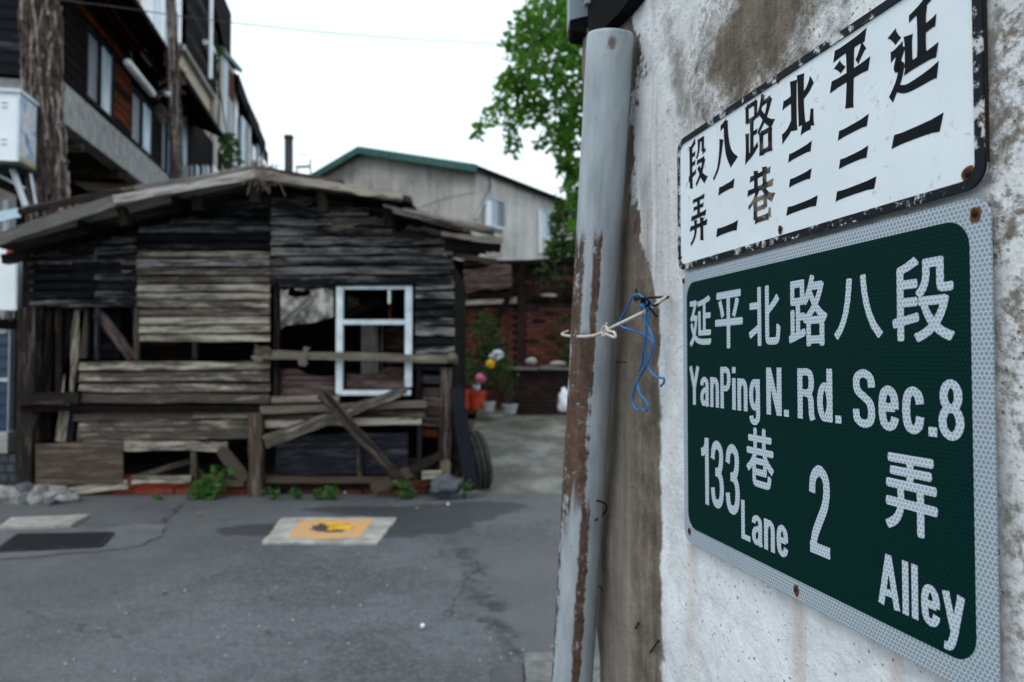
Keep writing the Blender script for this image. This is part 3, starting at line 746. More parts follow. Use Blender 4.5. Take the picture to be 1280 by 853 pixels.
# posts
POST(38, 385, 34, 622, 20, 'wood_brown', HY - 0.02, 0.14, segs=7)
POST(321, 516, 321, 622, 17, 'wood_tan', HY - 0.09, 0.12, segs=7, jit=0.1)
POST(558, 460, 556, 594, 13, 'wood_brown', HY - 0.03, 0.1, segs=7)
POST(551, 462, 549, 594, 5, 'wood_night', HY + 0.06, 0.05)
POST(557, 575, 556, 597, 12, 'wood_pale', HY - 0.085, 0.02)
for (x0, y0, x1, y1, w, mt) in [(450, 553, 450, 602, 6, 'wood_brown'), (525, 532, 524, 600, 5, 'wood_slate'), (243, 563, 243, 602, 6, 'wood_grey'),
                                (244, 428, 244, 450, 5, 'wood_brown'), (171, 386, 171, 450, 5, 'wood_grey'), (122, 386, 122, 450, 4, 'wood_slate'), (524, 462, 523, 512, 7, 'wood_night')]:
    POST(x0, y0, x1, y1, w, mt, HY - 0.02, 0.05, name='stud')
# left opening: slats, leaning pieces
for (x0, y0, x1, y1, w, mt) in [(62, 386, 58, 550, 9, 'wood_night'), (74, 386, 74, 500, 7, 'wood_brown'), (87, 386, 85, 500, 7, 'wood_night'), (101, 388, 76, 552, 13, 'wood_grey'),
                                (106, 386, 104, 448, 10, 'wood_tan'), (92, 505, 88, 552, 8, 'wood_slate'), (50, 505, 50, 556, 7, 'wood_night')]:
    POST(x0, y0, x1, y1, w, mt, HY + 0.10, 0.04, name='slat')
B(122, 390, 166, 448, 13, 'wood_red', HY + 0.05, 0.03)
B(112, 420, 150, 420, 60, 'wood_slate', HY + 0.5, 0.02, name='inner_panel')
# long beam, plywood, bottom sticks
B(27, 499, 100, 498, 15, 'wood_brown', HY - 0.1, 0.07, name='beam')
B(27, 510, 326, 512, 8, 'wood_night', HY - 0.075, 0.05, name='beam')
B(45, 581, 154, 578, 52, 'wood_tan', HY - 0.07, 0.02, name='plywood_sheet', segs=6, jit=0.012)
B(50, 618, 160, 606, 9, 'wood_grey', HY - 0.04, 0.06, name='stick', jit=0.2, segs=7)
B(166, 600, 244, 599, 8, 'wood_grey', HY - 0.02, 0.05, name='stick', jit=0.15)
B(170, 596, 240, 576, 6, 'wood_brown', HY + 0.03, 0.03, name='stick')
B(262, 603, 306, 604, 7, 'wood_pale', HY - 0.05, 0.05, name='stick')
# rounded loose board leaning by the centre post
pts = []
for i in range(24):
    a = 2 * math.pi * i / 24
    ca, sa = math.cos(a), math.sin(a)
    pts.append((0.24 * abs(ca) ** 0.5 * (1 if ca > 0 else -1), -0.012, 0.075 * abs(sa) ** 0.8 * (1 if sa > 0 else -1)))
m, L = frame(H(276, 562, HY - 0.08), H(306, 599, HY - 0.12))
link('rounded_board', MB().prism(pts, (0, 0.024, 0)).me('rounded_board'), 'wood_tan', shack, m)
# rail across the window with torn ends
B(320, 443, 572, 449, 10, 'wood_pale', HY - 0.12, 0.05, name='rail', segs=8, jit=0.08)
B(318, 437, 338, 438, 8, 'wood_tan', HY - 0.15, 0.02, name='splinter', rag=0.03, jit=0.3)
B(316, 447, 326, 449, 5, 'wood_tan', HY - 0.15, 0.02, name='splinter', rag=0.03, jit=0.3)
POST(383, 434, 379, 458, 9, 'wood_pale', HY - 0.155, 0.012, name='splinter', jit=0.35)
link('rail_end', MB().lathe([(0.001, -0.05), (0.05, -0.045), (0.062, 0.0), (0.05, 0.045), (0.001, 0.05)], 12, None, False).me('rail_end', True), 'wood_pale', shack, Matrix.Translation(H(565, 448, HY - 0.15)) @ Matrix.Rotation(R(90), 4, 'Y'))
# window
win = boxobj('window', (H(424, 0).x, HY - 0.045, H(0, 492).z), (H(432, 0).x, HY + 0.02, H(0, 357).z), 'frame_white', shack)
for (x0, y0, x1, y1) in [(508.5, 357, 517, 484), (432.5, 357, 508, 362), (432.5, 400, 508, 406), (424, 488, 516, 494)]:
    boxobj('frame', (H(x0, 0).x, HY - 0.04, H(0, y1).z), (H(x1, 0).x, HY + 0.015, H(0, y0).z), 'frame_white', win)
boxobj('glazing_bar', (H(487, 0).x, HY - 0.02, H(0, 380).z), (H(490, 0).x, HY + 0.01, H(0, 362.6).z), 'frame_white', win)
POST(347, 356, 346, 498, 6, 'wood_night', HY - 0.03, 0.06, name='stud')
POST(421, 357, 421, 498, 5, 'wood_night', HY - 0.01, 0.06, name='stud')
B(340, 357, 520, 355, 4, 'wood_black', HY - 0.035, 0.05, name='lintel')
# panels under the window
def outline(name, pts, mt, y, t=0.02):
    c = sum((H(a, b, y) for a, b in pts), Vector()) / len(pts)
    return link(name, MB().prism([H(a, b, y) - c for a, b in pts], (0, t, 0)).me(name), mt, shack, Matrix.Translation(c))
outline('torn_panel', [(352, 498), (352, 462), (370, 461), (384, 468), (402, 471), (422, 470), (424, 498)], 'wood_red', HY + 0.02)
outline('torn_panel', [(433, 488), (433, 466), (450, 468), (470, 467), (486, 459), (508, 460), (508, 488)], 'wood_red', HY + 0.03)
outline('torn_panel', [(342, 498), (342, 463), (351, 462), (351, 498)], 'wood_brown', HY + 0.02)
B(340, 500, 424, 498, 8, 'wood_pale', HY - 0.04, 0.06, name='sill')
B(326, 513, 533, 505, 9, 'wood_pale', HY - 0.09, 0.05, name='sill', segs=7)
B(330, 520, 532, 517, 9, 'wood_brown', HY - 0.05, 0.03)
B(332, 530, 527, 526, 9, 'wood_grey', HY - 0.04, 0.03)
outline('torn_panel', [(335, 538), (340, 512), (440, 522), (400, 536)], 'wood_red', HY - 0.02)
B(345, 569, 510, 567, 50, 'wood_slate', HY + 0.02, 0.02, name='panel_board', segs=6, jit=0.02)
B(333, 600, 490, 600, 7, 'wood_tan', HY - 0.03, 0.06, name='bottom_rail')
B(332, 608, 500, 606, 5, 'wood_night', HY - 0.01, 0.06, name='bottom_rail')
for (y, mt) in [(474, 'wood_slate'), (490, 'wood_red'), (502, 'wood_red'), (514, 'wood_red'), (527, 'wood_brown')]:
    B(528, y, 552, y + 1, 11, mt, HY + 0.02, 0.02, name='clapboard')
B(527, 541, 552, 542, 9, 'wood_rust', HY + 0.06, 0.03, name='clapboard')
B(519, 459, 566, 461, 6, 'wood_slate', HY - 0.02, 0.04, name='lintel')
# diagonal braces
B(331, 553, 508, 487, 18, 'wood_grey', HY - 0.16, 0.03, name='brace', segs=7, taper=0.6)
B(402, 492, 506, 607, 13, 'wood_brown', HY - 0.21, 0.04, name='brace', segs=7)
# side, back and floor
outx0, outx1 = H(37, 0).x + 0.02, H(567, 0).x
YB = 10.3
def vpanel(name, p0, p1, z0, z1, mt):
    m_, L_ = frame((p0[0], p0[1], 0), (p1[0], p1[1], 0), Vector((-(p1[1] - p0[1]), p1[0] - p0[0], 0)))
    n = 9
    for i in range(n):
        a = z0 + (z1 - z0) * i / n; b = z0 + (z1 - z0) * (i + 1) / n
        link(name, board_me(L_, (b - a) * 1.04, 0.02, jit=0.04, segs=3), mt, shack, Matrix.Translation((0, 0, (a + b) / 2)) @ m_)
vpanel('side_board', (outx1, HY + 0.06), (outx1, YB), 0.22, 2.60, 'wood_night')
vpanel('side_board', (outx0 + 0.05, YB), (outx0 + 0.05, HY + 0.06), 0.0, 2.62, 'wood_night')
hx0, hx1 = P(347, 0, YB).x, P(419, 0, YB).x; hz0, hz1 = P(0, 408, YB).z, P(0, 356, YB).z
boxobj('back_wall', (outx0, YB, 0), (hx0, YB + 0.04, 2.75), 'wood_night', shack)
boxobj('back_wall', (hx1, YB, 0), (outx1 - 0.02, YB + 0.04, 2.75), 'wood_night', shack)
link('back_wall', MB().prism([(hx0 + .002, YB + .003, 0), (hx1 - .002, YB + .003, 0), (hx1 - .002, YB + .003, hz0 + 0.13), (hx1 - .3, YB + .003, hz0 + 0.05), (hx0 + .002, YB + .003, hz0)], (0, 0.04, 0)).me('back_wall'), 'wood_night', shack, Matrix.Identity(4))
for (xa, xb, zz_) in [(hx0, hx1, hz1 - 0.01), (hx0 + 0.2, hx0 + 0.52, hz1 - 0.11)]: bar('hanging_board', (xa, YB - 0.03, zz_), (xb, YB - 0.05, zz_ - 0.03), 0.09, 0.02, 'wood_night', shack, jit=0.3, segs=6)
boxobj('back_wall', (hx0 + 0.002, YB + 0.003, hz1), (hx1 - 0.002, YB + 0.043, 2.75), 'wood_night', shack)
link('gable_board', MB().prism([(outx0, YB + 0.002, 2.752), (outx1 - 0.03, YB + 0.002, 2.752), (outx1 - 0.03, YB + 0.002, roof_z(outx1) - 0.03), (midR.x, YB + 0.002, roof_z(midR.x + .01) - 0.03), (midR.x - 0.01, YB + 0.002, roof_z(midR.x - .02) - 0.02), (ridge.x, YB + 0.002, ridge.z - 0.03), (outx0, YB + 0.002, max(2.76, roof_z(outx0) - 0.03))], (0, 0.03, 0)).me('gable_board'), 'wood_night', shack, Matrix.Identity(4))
link('gap_backing', MB().prism([(H(336, 0).x, HY + 0.06, H(0, 356).z), (H(344, 0).x, HY + 0.06, H(0, 356).z), (H(344, 0).x, HY + 0.06, 3.2), (H(336, 0).x, HY + 0.06, 3.2)], (0, 0.03, 0)).me('gap_backing'), 'wood_night', shack, Matrix.Identity(4))  # added strip that blocks sky showing through the gap between board sections
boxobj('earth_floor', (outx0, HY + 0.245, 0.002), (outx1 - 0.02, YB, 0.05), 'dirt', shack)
# things seen inside the openings
B(347, 411, 391, 371, 8, 'wood_roof', HY + 0.06, 0.03, name='rafter_tie')
bar('inner_post', P(469, 400, 9.2), P(470, 470, 9.2), 0.07, 0.07, 'wood_pale', shack)
bar('inner_post', P(478, 400, 9.4), P(478, 470, 9.4), 0.03, 0.03, 'wood_grey', shack)
bar('inner_panel', P(452, 440, 9.6), P(468, 440, 9.6), 0.75, 0.05, 'concrete', shack)
bar('inner_panel', P(482, 432, 9.5), P(506, 432, 9.5), 0.5, 0.05, 'wood_red', shack)
for k in range(4):
    bar('inner_slat', P(434, 371 + 5 * k, 9.3), P(449, 376 + 4.5 * k, 9.3), 0.03, 0.03, 'wood_pale', shack)
bar('inner_beam', P(434, 392, 9.0), P(476, 376, 9.0), 0.10, 0.05, 'wood_brown', shack)
bar('inner_beam', P(490, 400, 9.0), P(508, 403, 9.0), 0.05, 0.05, 'wood_pale', shack)
bar('inner_post', P(488, 362, 9.0), P(488, 404, 9.0), 0.04, 0.04, 'wood_rust', shack)
# ----- roof
def roofpiece(name, x0, x1, z0, z1, y0, y1, t, mt, **k):
    return bar(name, ((x0), (y0 + y1) / 2, z0), (x1, (y0 + y1) / 2, z1), y1 - y0, t, mt, shack, face=Vector((0, 0, 1)), **k)
YR0, YR1 = 7.62, 10.5
n = 9
for side in (0, 1, 2):
    for i in range(n):
        y0 = YR0 + (YR1 - YR0) * i / n; y1 = YR0 + (YR1 - YR0) * (i + 1) / n - 0.006
        if side == 0: a, b = (eaveL.x - 0.1 + (0.55 if y1 > 9.4 else 0), 0), (ridge.x - 0.01, 0)
        elif side == 1: a, b = (ridge.x + 0.01, 0), (midR.x + rng.uniform(-.05, .12), 0)
        else: a, b = (midR.x - 0.2, 0), (eaveR.x - 0.35 + rng.uniform(-.08, .08), 0)
        if side == 2: za, zb_ = midR.z - 0.12, roof_z(b[0])
        elif side == 1: za, zb_ = ridge.z, ridge.z + (midR.z - ridge.z) * (b[0] - ridge.x) / (midR.x - ridge.x)
        else: za, zb_ = roof_z(a[0]), ridge.z
        roofpiece('roof_board', a[0], b[0], za + 0.035, zb_ + 0.035, y0, y1, 0.025, 'wood_roof' if i in (0, 3) else 'wood_brown', jit=0.02, segs=4, warp=0.01)
RF = dict(y=7.58, t=0.035)
B(-30, 309, 146, 250, 16, 'wood_roof', name='bargeboard', segs=7, jit=0.12, **RF)
B(143, 250, 322, 218, 11, 'wood_roof', y=7.56, t=0.04, name='bargeboard', segs=7)
B(318, 219, 502, 247, 9, 'wood_pale', y=7.58, t=0.04, name='bargeboard', segs=8, jit=0.12)
B(24, 266, 152, 240, 7, 'wood_brown', y=7.75, t=0.05, name='batten', segs=6, jit=0.15)
B(28, 261, 175, 233, 4, 'wood_grey', y=7.8, t=0.04, name='batten')
B(170, 236, 316, 211, 6, 'wood_roof', y=7.80, t=0.05, name='batten', segs=6, jit=0.15)
B(323, 211, 430, 229, 5, 'wood_brown', y=7.80, t=0.05, name='batten', segs=6, jit=0.15)
B(345, 228, 450, 243, 5, 'wood_tan', y=7.6, t=0.03, name='splinter', jit=0.3, segs=6)
B(425, 236, 503, 246, 7, 'wood_pale', y=7.53, t=0.03, name='splinter', jit=0.3, segs=6, rag=0.02)
B(492, 264, 618, 291, 6, 'wood_brown', y=7.6, t=0.06, name='bargeboard', segs=6, jit=0.15)
B(505, 262, 628, 290, 4, 'wood_roof', y=7.75, t=0.06, name='batten', segs=6, jit=0.3)
B(552, 293, 628, 301, 6, 'wood_pale', y=7.62, t=0.05, name='batten', segs=5, jit=0.2)
B(556, 306, 626, 312, 14, 'wood_night', y=7.72, t=0.08, name='beam', segs=4)
B(570, 318, 622, 328, 7, 'wood_tan', y=7.8, t=0.06, name='batten', segs=4, jit=0.2)
B(608, 318, 628, 320, 5, 'wood_pale', y=7.7, t=0.05, name='batten', jit=0.3)
B(510, 284, 560, 292, 6, 'wood_roof', y=8.0, t=0.03, name='splinter', jit=0.3, rag=0.03)
B(415, 282, 472, 275, 8, 'wood_tan', y=8.02, t=0.03, name='splinter', jit=0.15, warp=0.05)
B(528, 302, 552, 302, 7, 'wood_tan', y=8.05, t=0.03, name='splinter', jit=0.2)
B(490, 292, 550, 296, 10, 'wood_red', y=8.1, t=0.03, name='clapboard', jit=0.2)
B(5, 325, 34, 319, 12, 'wood_brown', y=8.0, t=0.09, name='rafter_end')
for (a, b, c_, d_, w, mt) in [(152, 258, 158, 283, 9, 'wood_brown'), (249, 246, 249, 264, 13, 'wood_night'), (320, 226, 320, 254, 12, 'wood_brown'), (402, 238, 406, 266, 11, 'wood_brown'), (487, 250, 487, 284, 12, 'wood_night')]:
    POST(a, b, c_, d_, w, mt, 7.72, 0.10, name='purlin_end')
for xx in (-4.6, -3.6, -2.68, -1.75, -1.05):          # purlins from the gable to the back
    z = roof_z(xx) - 0.05
    bar('purlin', (xx, 7.68, z), (xx, YR1 - 0.05, z), 0.08, 0.07, 'wood_night', shack, face=Vector((1, 0, 0)))
B(165, 275, 225, 263, 6, 'wood_slate', y=8.1, t=0.02, name='splinter')
B(255, 258, 315, 251, 7, 'wood_slate', y=8.1, t=0.02, name='splinter')
B(345, 254, 398, 270, 11, 'wood_slate', y=8.1, t=0.02, name='gable_board')
B(492, 262, 508, 285, 24, 'wood_night', y=8.1, t=0.03, name='gable_board')

# dry straw hanging over the ridge end
mb = MB(); rs = random.Random(5)
for i in range(80):
    p = H(rs.gauss(328, 9), rs.uniform(208, 222), 7.52 + rs.uniform(-.06, .3))
    ln = rs.uniform(0.04, 0.25) if rs.random() < 0.85 else rs.uniform(0.25, 0.42)
    q = p + Vector((rs.gauss(0, .07), rs.uniform(-.06, 0), -ln if p.y < 7.56 else rs.uniform(-.02, .08)))
    mid = (p + q) / 2 + Vector((rs.gauss(0, .03), rs.gauss(0, .02), 0.02))
    mb.tube(smoothpath([p, mid, q], 3), 0.0035, 3)
tag(stuff(link('straw', mb.me('straw'), 'straw')), 'dry straw and creeper hanging from the ridge end of the timber shack', 'straw')

# ------------------------------------------------------------------ round the foot of the shack
tb = thing('tyre', 'worn black tyre leaning edge-on against the right end of the timber shack', 'tyre', H(596, 575, 8.55))
tm = Matrix.Translation((H(597, 0, 8.5).x, 8.55, 0.335)) @ Matrix.Rotation(R(-10), 4, 'Y') @ Matrix.Rotation(R(16), 4, 'Z') @ Matrix.Rotation(R(90), 4, 'Y')
prof = [(0.20, -0.09), (0.25, -0.105), (0.31, -0.095), (0.335, -0.07), (0.335, -0.045), (0.326, -0.042), (0.326, -0.03), (0.338, -0.027), (0.338, 0.027), (0.326, 0.03), (0.326, 0.042), (0.335, 0.045), (0.335, 0.07), (0.31, 0.095), (0.25, 0.105), (0.20, 0.09), (0.19, 0.0), (0.20, -0.09)]
link('casing', MB().lathe(prof, 40, None, False).me('casing', False), 'rubber', tb, tm)
mb = MB()
for k in range(60):
    a = 2 * math.pi * k / 60
    for zz in (-0.058, 0.0, 0.058):
        mb.box((0.334, -0.011, zz - 0.012), (0.344, 0.011, zz + 0.012), tm @ Matrix.Rotation(a + zz, 4, 'Z'))
tr = link('tread', mb.me('tread'), 'rubber_dust', tb, Matrix.Identity(4)); stuff(tr)
o = bar('leaning_board', H(570, 484, 8.06), H(590, 613, 7.98), 0.15, 0.025, 'wood_slate', None, jit=0.05, segs=6)
tag(o, 'dark grey board leaning outward at the right corner post of the shack', 'board')
tag(lump('boulder', H(560, 606, 7.95), (0.17, 0.14, 0.115), 'rock', None, 4), 'dark grey rounded boulder by the right corner of the shack', 'rock')
tag(lump('stone', H(544, 614, 7.85), (0.06, 0.05, 0.035), 'rock', None, 9, 2), 'small flat grey stone just left of the boulder', 'rock')
o = bar('broken_plank', H(468, 611, 7.98), H(512, 590, 8.02), 0.11, 0.03, 'wood_tan', None, jit=0.2, segs=6, rag=0.03)
tag(o, 'broken tan plank lying aslant under the foot of the diagonal brace', 'plank')
o = bar('broken_plank', H(500, 594, 8.06), H(554, 567, 8.12), 0.10, 0.03, 'wood_brown', None, jit=0.2, segs=6, rag=0.03)
tag(o, 'broken brown plank slanting up behind the right corner post', 'plank')
o = bar('timber_block', H(528, 595, 8.02), H(552, 593, 8.02), 0.075, 0.09, 'wood_pale', None, jit=0.1, segs=3)
tag(o, 'short pale timber offcut lying beside the dark boulder', 'timber')
o = bar('broken_plank', H(512, 577, 8.25), H(572, 570, 8.25), 0.05, 0.03, 'wood_brown', None, jit=0.2, segs=6, rag=0.03)
tag(o, 'thin brown slat lying level behind the right corner post', 'plank')
rb_ = thing('rubble_heap', 'limey white concrete rubble heaped round the left corner post of the shack', 'rubble', H(45, 640, 7.9))
for i, (px, py, rx, rz, mt) in enumerate([(58, 640, 0.26, 0.12, 'lime'), (38, 634, 0.13, 0.17, 'rock'), (78, 643, 0.16, 0.07, 'lime'), (8, 636, 0.30, 0.12, 'lime'), (50, 622, 0.07, 0.12, 'lime'), (72, 636, 0.07, 0.06, 'rock')]):
    q = H(px, py, 7.85 - 0.02 * i)
    lump('lump', (q.x, q.y, max(0.03, q.z)), (rx, 0.16, rz), mt, rb_, i + 3, 3, 0.5)
# small greenery
def weed(name, px, py, y, r, n, size, label, mt='leaf_weed', grp='weeds along the foot of the shack', long=1.7, h=1.0):
    c = H(px, py, y)
    t = thing(name, label, 'plant', (c.x, c.y, 0.0), grp)
    rw_ = random.Random(px * 7); sp = [(Vector((c.x + rw_.uniform(-.8, .8) * r, c.y + rw_.uniform(-.4, .3) * r, max(0.02, c.z + rw_.uniform(-.9, .5) * r * h))), (r * rw_.uniform(.4, .9), r * 0.5, r * h * rw_.uniform(.35, .8)), n // 3) for _ in range(4)]
    stuff(link('foliage', leaves('foliage', sp, size, int(px), 0.0, long), mt, t, Matrix.Identity(4)))
    mb = MB(); r_ = random.Random(px)
    for _ in range(5):
        mb.tube(smoothpath([(c.x + r_.uniform(-.02, .02), c.y, 0.0), (c.x + r_.uniform(-.04, .04), c.y + r_.uniform(-.03, .03), c.z * 0.5), (c.x + r_.uniform(-.8, .8) * r, c.y + r_.uniform(-.5, .5) * r, c.z + r * 0.5)], 4), 0.005, 4)
    stuff(link('stem', mb.me('stem'), 'leaf_dark', t, Matrix.Identity(4)))
weed('shrub', 261, 598, 7.98, 0.20, 150, 0.085, 'bright green leafy shrub growing between the red bricks and the centre post', grp=None)
WL = ['tiny weed at the foot of the red bricks left of the shrub', 'small green weed just right of the centre post foot', 'low weed under the dark panel board, leftmost of the row', 'low weed in the middle under the dark panel board',
      'fluffy weed under the dark panel board beside white litter', 'bright weed at the foot of the crossed brace', 'wispy weed between the boulder and the tyre', 'small weed under the shrub']
for (px, py, r_, n_), lb in zip([(197, 629, 0.035, 22), (341, 617, 0.055, 40), (372, 614, 0.06, 34), (399, 616, 0.06, 50), (417, 615, 0.07, 60), (508, 610, 0.085, 80), (581, 606, 0.05, 30), (246, 622, 0.07, 50)], WL):
    weed('weed', px, py, 7.9, r_, n_, 0.05, lb)

# ------------------------------------------------------------------ gutter, grate, cover slab on the road
def quad_slab(name, pix, z0, z1, mat, parent=None, nx=1):
    pts = [G(px, py) for px, py in pix]
    return link(name, MB().prism([Vector((p.x, p.y, z0)) for p in pts], (0, 0, z1 - z0)).me(name), mat, parent, Matrix.Identity(4))
struct(quad_slab('drain_channel', [(-60, 667), (10, 664.5), (48, 664), (90, 661), (128, 660.5), (170, 656), (204, 656), (207, 661), (201, 667), (204, 672), (186, 677), (178, 683), (160, 686), (120, 691), (84, 693), (40, 698), (-40, 703)], -0.02, 0.014, 'gutter_conc'))
tag(quad_slab('doorstep_slab', [(14, 651), (112, 647), (88, 660), (-4, 664)], -0.02, 0.03, 'concrete_pale'), 'pale concrete slab lying before the rubble at the left corner post', 'slab')
dg = thing('drain_grate', 'dark iron drain grate set in the concrete gutter on the left', 'drain grate', G(70, 683))
gp = [G(px, py) for px, py in [(22, 672), (141, 670), (125, 687), (-5, 693)]]
def gl(u, v, z): 
    a = gp[3].lerp(gp[2], u); b = gp[0].lerp(gp[1], u); p = a.lerp(b, v); return Vector((p.x, p.y, z))
for (a, b) in [((0, 0), (1, 0)), ((0, 1), (1, 1)), ((0, 0), (0, 1)), ((1, 0), (1, 1))]:
    link('rim', MB().tube([gl(*a, 0.022), gl(*b, 0.022)], 0.016, 4).me('rim'), 'iron', dg, Matrix.Identity(4))
link('pit_shade', MB().prism([gl(0, 0, 0.0195), gl(1, 0, 0.0195), gl(1, 1, 0.0195), gl(0, 1, 0.0195)], (0, 0, 0.002)).me('pit_shade'), 'black', dg, Matrix.Identity(4))  # flat black sheet imitates the shade below the bars
for k in range(1, 34):
    link('grate_bar', MB().tube([gl(k / 34, 0, 0.026), gl(k / 34, 1, 0.026)], 0.007, 4).me('grate_bar'), 'iron', dg, Matrix.Identity(4))
for k in range(1, 6):
    link('cross_bar', MB().tube([gl(0, k / 6, 0.029), gl(1, k / 6, 0.029)], 0.006, 4).me('cross_bar'), 'iron', dg, Matrix.Identity(4))
mc = thing('cover_slab', 'pale concrete manhole slab with a worn orange and yellow painted square', 'manhole cover', G(412, 665))
cp = [(352, 649), (497, 649), (470, 682), (327, 681)]
cq = [G(*p) for p in cp]
vs, fs = [], []
N = 10
rc = random.Random(2)
edge = []
for i in range(4):
    a, b = cq[i], cq[(i + 1) % 4]
    for k in range(N):
        p = a.lerp(b, k / N); edge.append(Vector((p.x + rc.uniform(-.012, .012), p.y + rc.uniform(-.012, .012), -0.01)))
link('slab', MB().prism(edge, (0, 0, 0.026)).me('slab'), 'concrete_pale', mc, Matrix.Identity(4))
def cl_(u, v, z):
    a = cq[3].lerp(cq[2], u); b = cq[0].lerp(cq[1], u); p = a.lerp(b, v); return Vector((p.x, p.y, z))
def decal(name, uv, z, mat, wob=0.012):
    pts = []
    for i in range(len(uv)):
        a, b = uv[i], uv[(i + 1) % len(uv)]
        for k in range(6):
            t = k / 6
            pts.append(cl_(a[0] + (b[0] - a[0]) * t + rc.uniform(-wob, wob), a[1] + (b[1] - a[1]) * t + rc.uniform(-wob, wob), z))
    return link(name, MB().prism(pts, (0, 0, 0.002)).me(name), mat, mc, Matrix.Identity(4))
decal('paint_square', [(0.20, 0.14), (0.80, 0.16), (0.84, 0.90), (0.20, 0.88)], 0.017, 'orange_paint', 0.025)
decal('dark_mark', [(0.35, 0.42), (0.50, 0.38), (0.66, 0.40), (0.64, 0.48), (0.50, 0.52), (0.46, 0.70), (0.36, 0.70)], 0.0195, 'dark_paint', 0.03)
decal('yellow_mark', [(0.46, 0.44), (0.70, 0.44), (0.69, 0.62), (0.48, 0.60)], 0.022, 'yellow_paint', 0.03)
decal('yellow_mark', [(0.42, 0.64), (0.62, 0.66), (0.60, 0.74), (0.42, 0.74)], 0.022, 'yellow_paint', 0.02)
# kerb step bottom right
struct(quad_slab('kerb', [(655, 829), (780, 826), (900, 1000), (668, 1010)], -0.02, 0.05, 'kerb'))
struct(quad_slab('verge', [(618, 838), (653, 832), (664, 1010), (560, 1010)], -0.02, 0.014, 'gutter_conc'))
# litter
lt = random.Random(12)
for (px, py, r_, mt, nm, lb, ct) in [(528, 787, 0.014, 'white_litter', 'litter', 'small white scrap on the asphalt near the dark joint', 'litter'), (333, 792, 0.014, 'leaf_litter', 'fallen_leaf', 'small orange fallen leaf in the middle of the asphalt', 'leaf'),
                               (205, 744, 0.016, 'leaf_litter', 'fallen_leaf', 'brown fallen leaf on the left part of the asphalt', 'leaf'), (560, 633, 0.02, 'white_litter', 'litter', 'white scrap on the wet dark asphalt near the boulder', 'litter'),
                               (521, 638, 0.02, 'leaf_litter', 'fallen_leaf', 'tan fallen leaf on the wet dark asphalt behind the painted slab', 'leaf'), (250, 645, 0.02, 'leaf_litter', 'fallen_leaf', 'yellowish fallen leaf on the asphalt below the shrub', 'leaf'),
                               (432, 618, 0.022, 'white_litter', 'litter', 'white scrap at the foot of the dark panel board', 'litter'),
                               (451, 617, 0.03, 'white_litter', 'litter', 'pale stone chip among the weeds under the dark panel board', 'litter'), ]:
    q = G(px, py)
    pts = [q + Vector((math.cos(a) * r_ * lt.uniform(.6, 1.2), math.sin(a) * r_ * 1.5 * lt.uniform(.6, 1.2), 0.006 + lt.uniform(0, .004) + 0.008)) for a in [k * math.pi / 4 for k in range(8)]]
    o = link(nm, MB().prism([p - q for p in pts], (0, 0, 0.006 + r_ * 0.3)).me(nm), mt, None, Matrix.Translation(q))
    tag(o, lb, ct)
# pebbles and grit
mb = MB()
for _ in range(60):
    q = G(lt.uniform(-20, 720), 640 + 215 * lt.random() ** 0.8); s = lt.uniform(0.003, 0.007)
    z = 0.012 if q.y > 3.4 else 0.006
    mb.box((-s, -s, -s), (s, s * 0.7, s), Matrix.Translation((q.x, q.y, road_z(q.x, q.y) + s * 0.4)) @ Matrix.Rotation(lt.uniform(0, 3), 4, 'Z') @ Matrix.Rotation(lt.uniform(0, 1), 4, 'X'))
tag(stuff(link('grit', mb.me('grit'), 'concrete')), 'loose grit scattered over the asphalt road', 'grit')

# ------------------------------------------------------------------ lane end: brick garden wall, planter, pots
WY = 13.6
def K(px, py, y=WY): return P(px, py, y)
gz = lambda x, y: ramp_z(x, y)
gw = thing('brick_garden_wall', 'old dark red brick wall closing the lane behind the flower pots', 'brick wall', (0.3, WY, 0.6))
x0, x1 = K(540, 0).x, K(765, 0).x + 1.2
boxobj('core', (x0, WY + 0.02, 0.4), (x1, WY + 0.22, 3.36), 'mortar', gw)
cnt = 0; rest = MB()
z = 0.55; row = 0
gap0, gap1 = K(646, 0).x, K(657, 0).x
while z < 3.30:
    x = x0 + (0.12 if row % 2 else 0)
    while x < x1 - 0.1:
        ledge = abs(z - K(0, 381).z) < 0.09
        if not ledge and not (gap0 < x < gap1) and rb.random() > 0.03:
            px = CX + x / WY * FPX
            vis = 566 < px < 722 and z > 1.0
            mt = 'brick_old' if (z < K(0, 385).z and rb.random() < 0.9) else rb.choice(['brick_old', 'brick_black', 'brick_black'])
            if vis and cnt < 298:
                brick_copy(gw, mt, (x, WY + rb.uniform(-.014, .006) - 0.02, z), rb.uniform(-.02, .02)); cnt += 1
            else:
                rest.box((x - .11, WY - 0.06, z - .031), (x + .11, WY + 0.04, z + .031))
        x += 0.238
    z += 0.0735; row += 1
stuff(link('brick_courses', rest.me('brick_courses'), 'brick_old', gw, Matrix.Identity(4)))
bar('coping', K(566, 381, WY - 0.12), K(646, 376, WY - 0.12), 0.09, 0.22, 'wood_pale', gw, jit=0.15, segs=6)
bar('coping', K(664, 374, WY - 0.12), K(740, 372, WY - 0.12), 0.07, 0.24, 'wood_night', gw, jit=0.2, segs=6)
lump('coping_stone', K(687, 370, WY - 0.18), (0.16, 0.08, 0.035), 'concrete_pale', gw, 7)
bar('pier', K(651, 330, WY - 0.09), K(651, 505, WY - 0.09), 0.14, 0.06, 'brick_black', gw, segs=6, jit=0.2)
bar('top_beam', K(560, 331, WY - 0.1), K(760, 326, WY - 0.1), 0.10, 0.18, 'wood_night', gw, jit=0.15, segs=6)
o = bar('leaning_plank', K(572, 352, WY - 0.25), K(640, 345, WY - 0.25), 0.42, 0.04, 'wood_red', None, jit=0.1, segs=6); tag(o, 'broad reddish plank lodged above the ledge of the brick garden wall', 'plank')
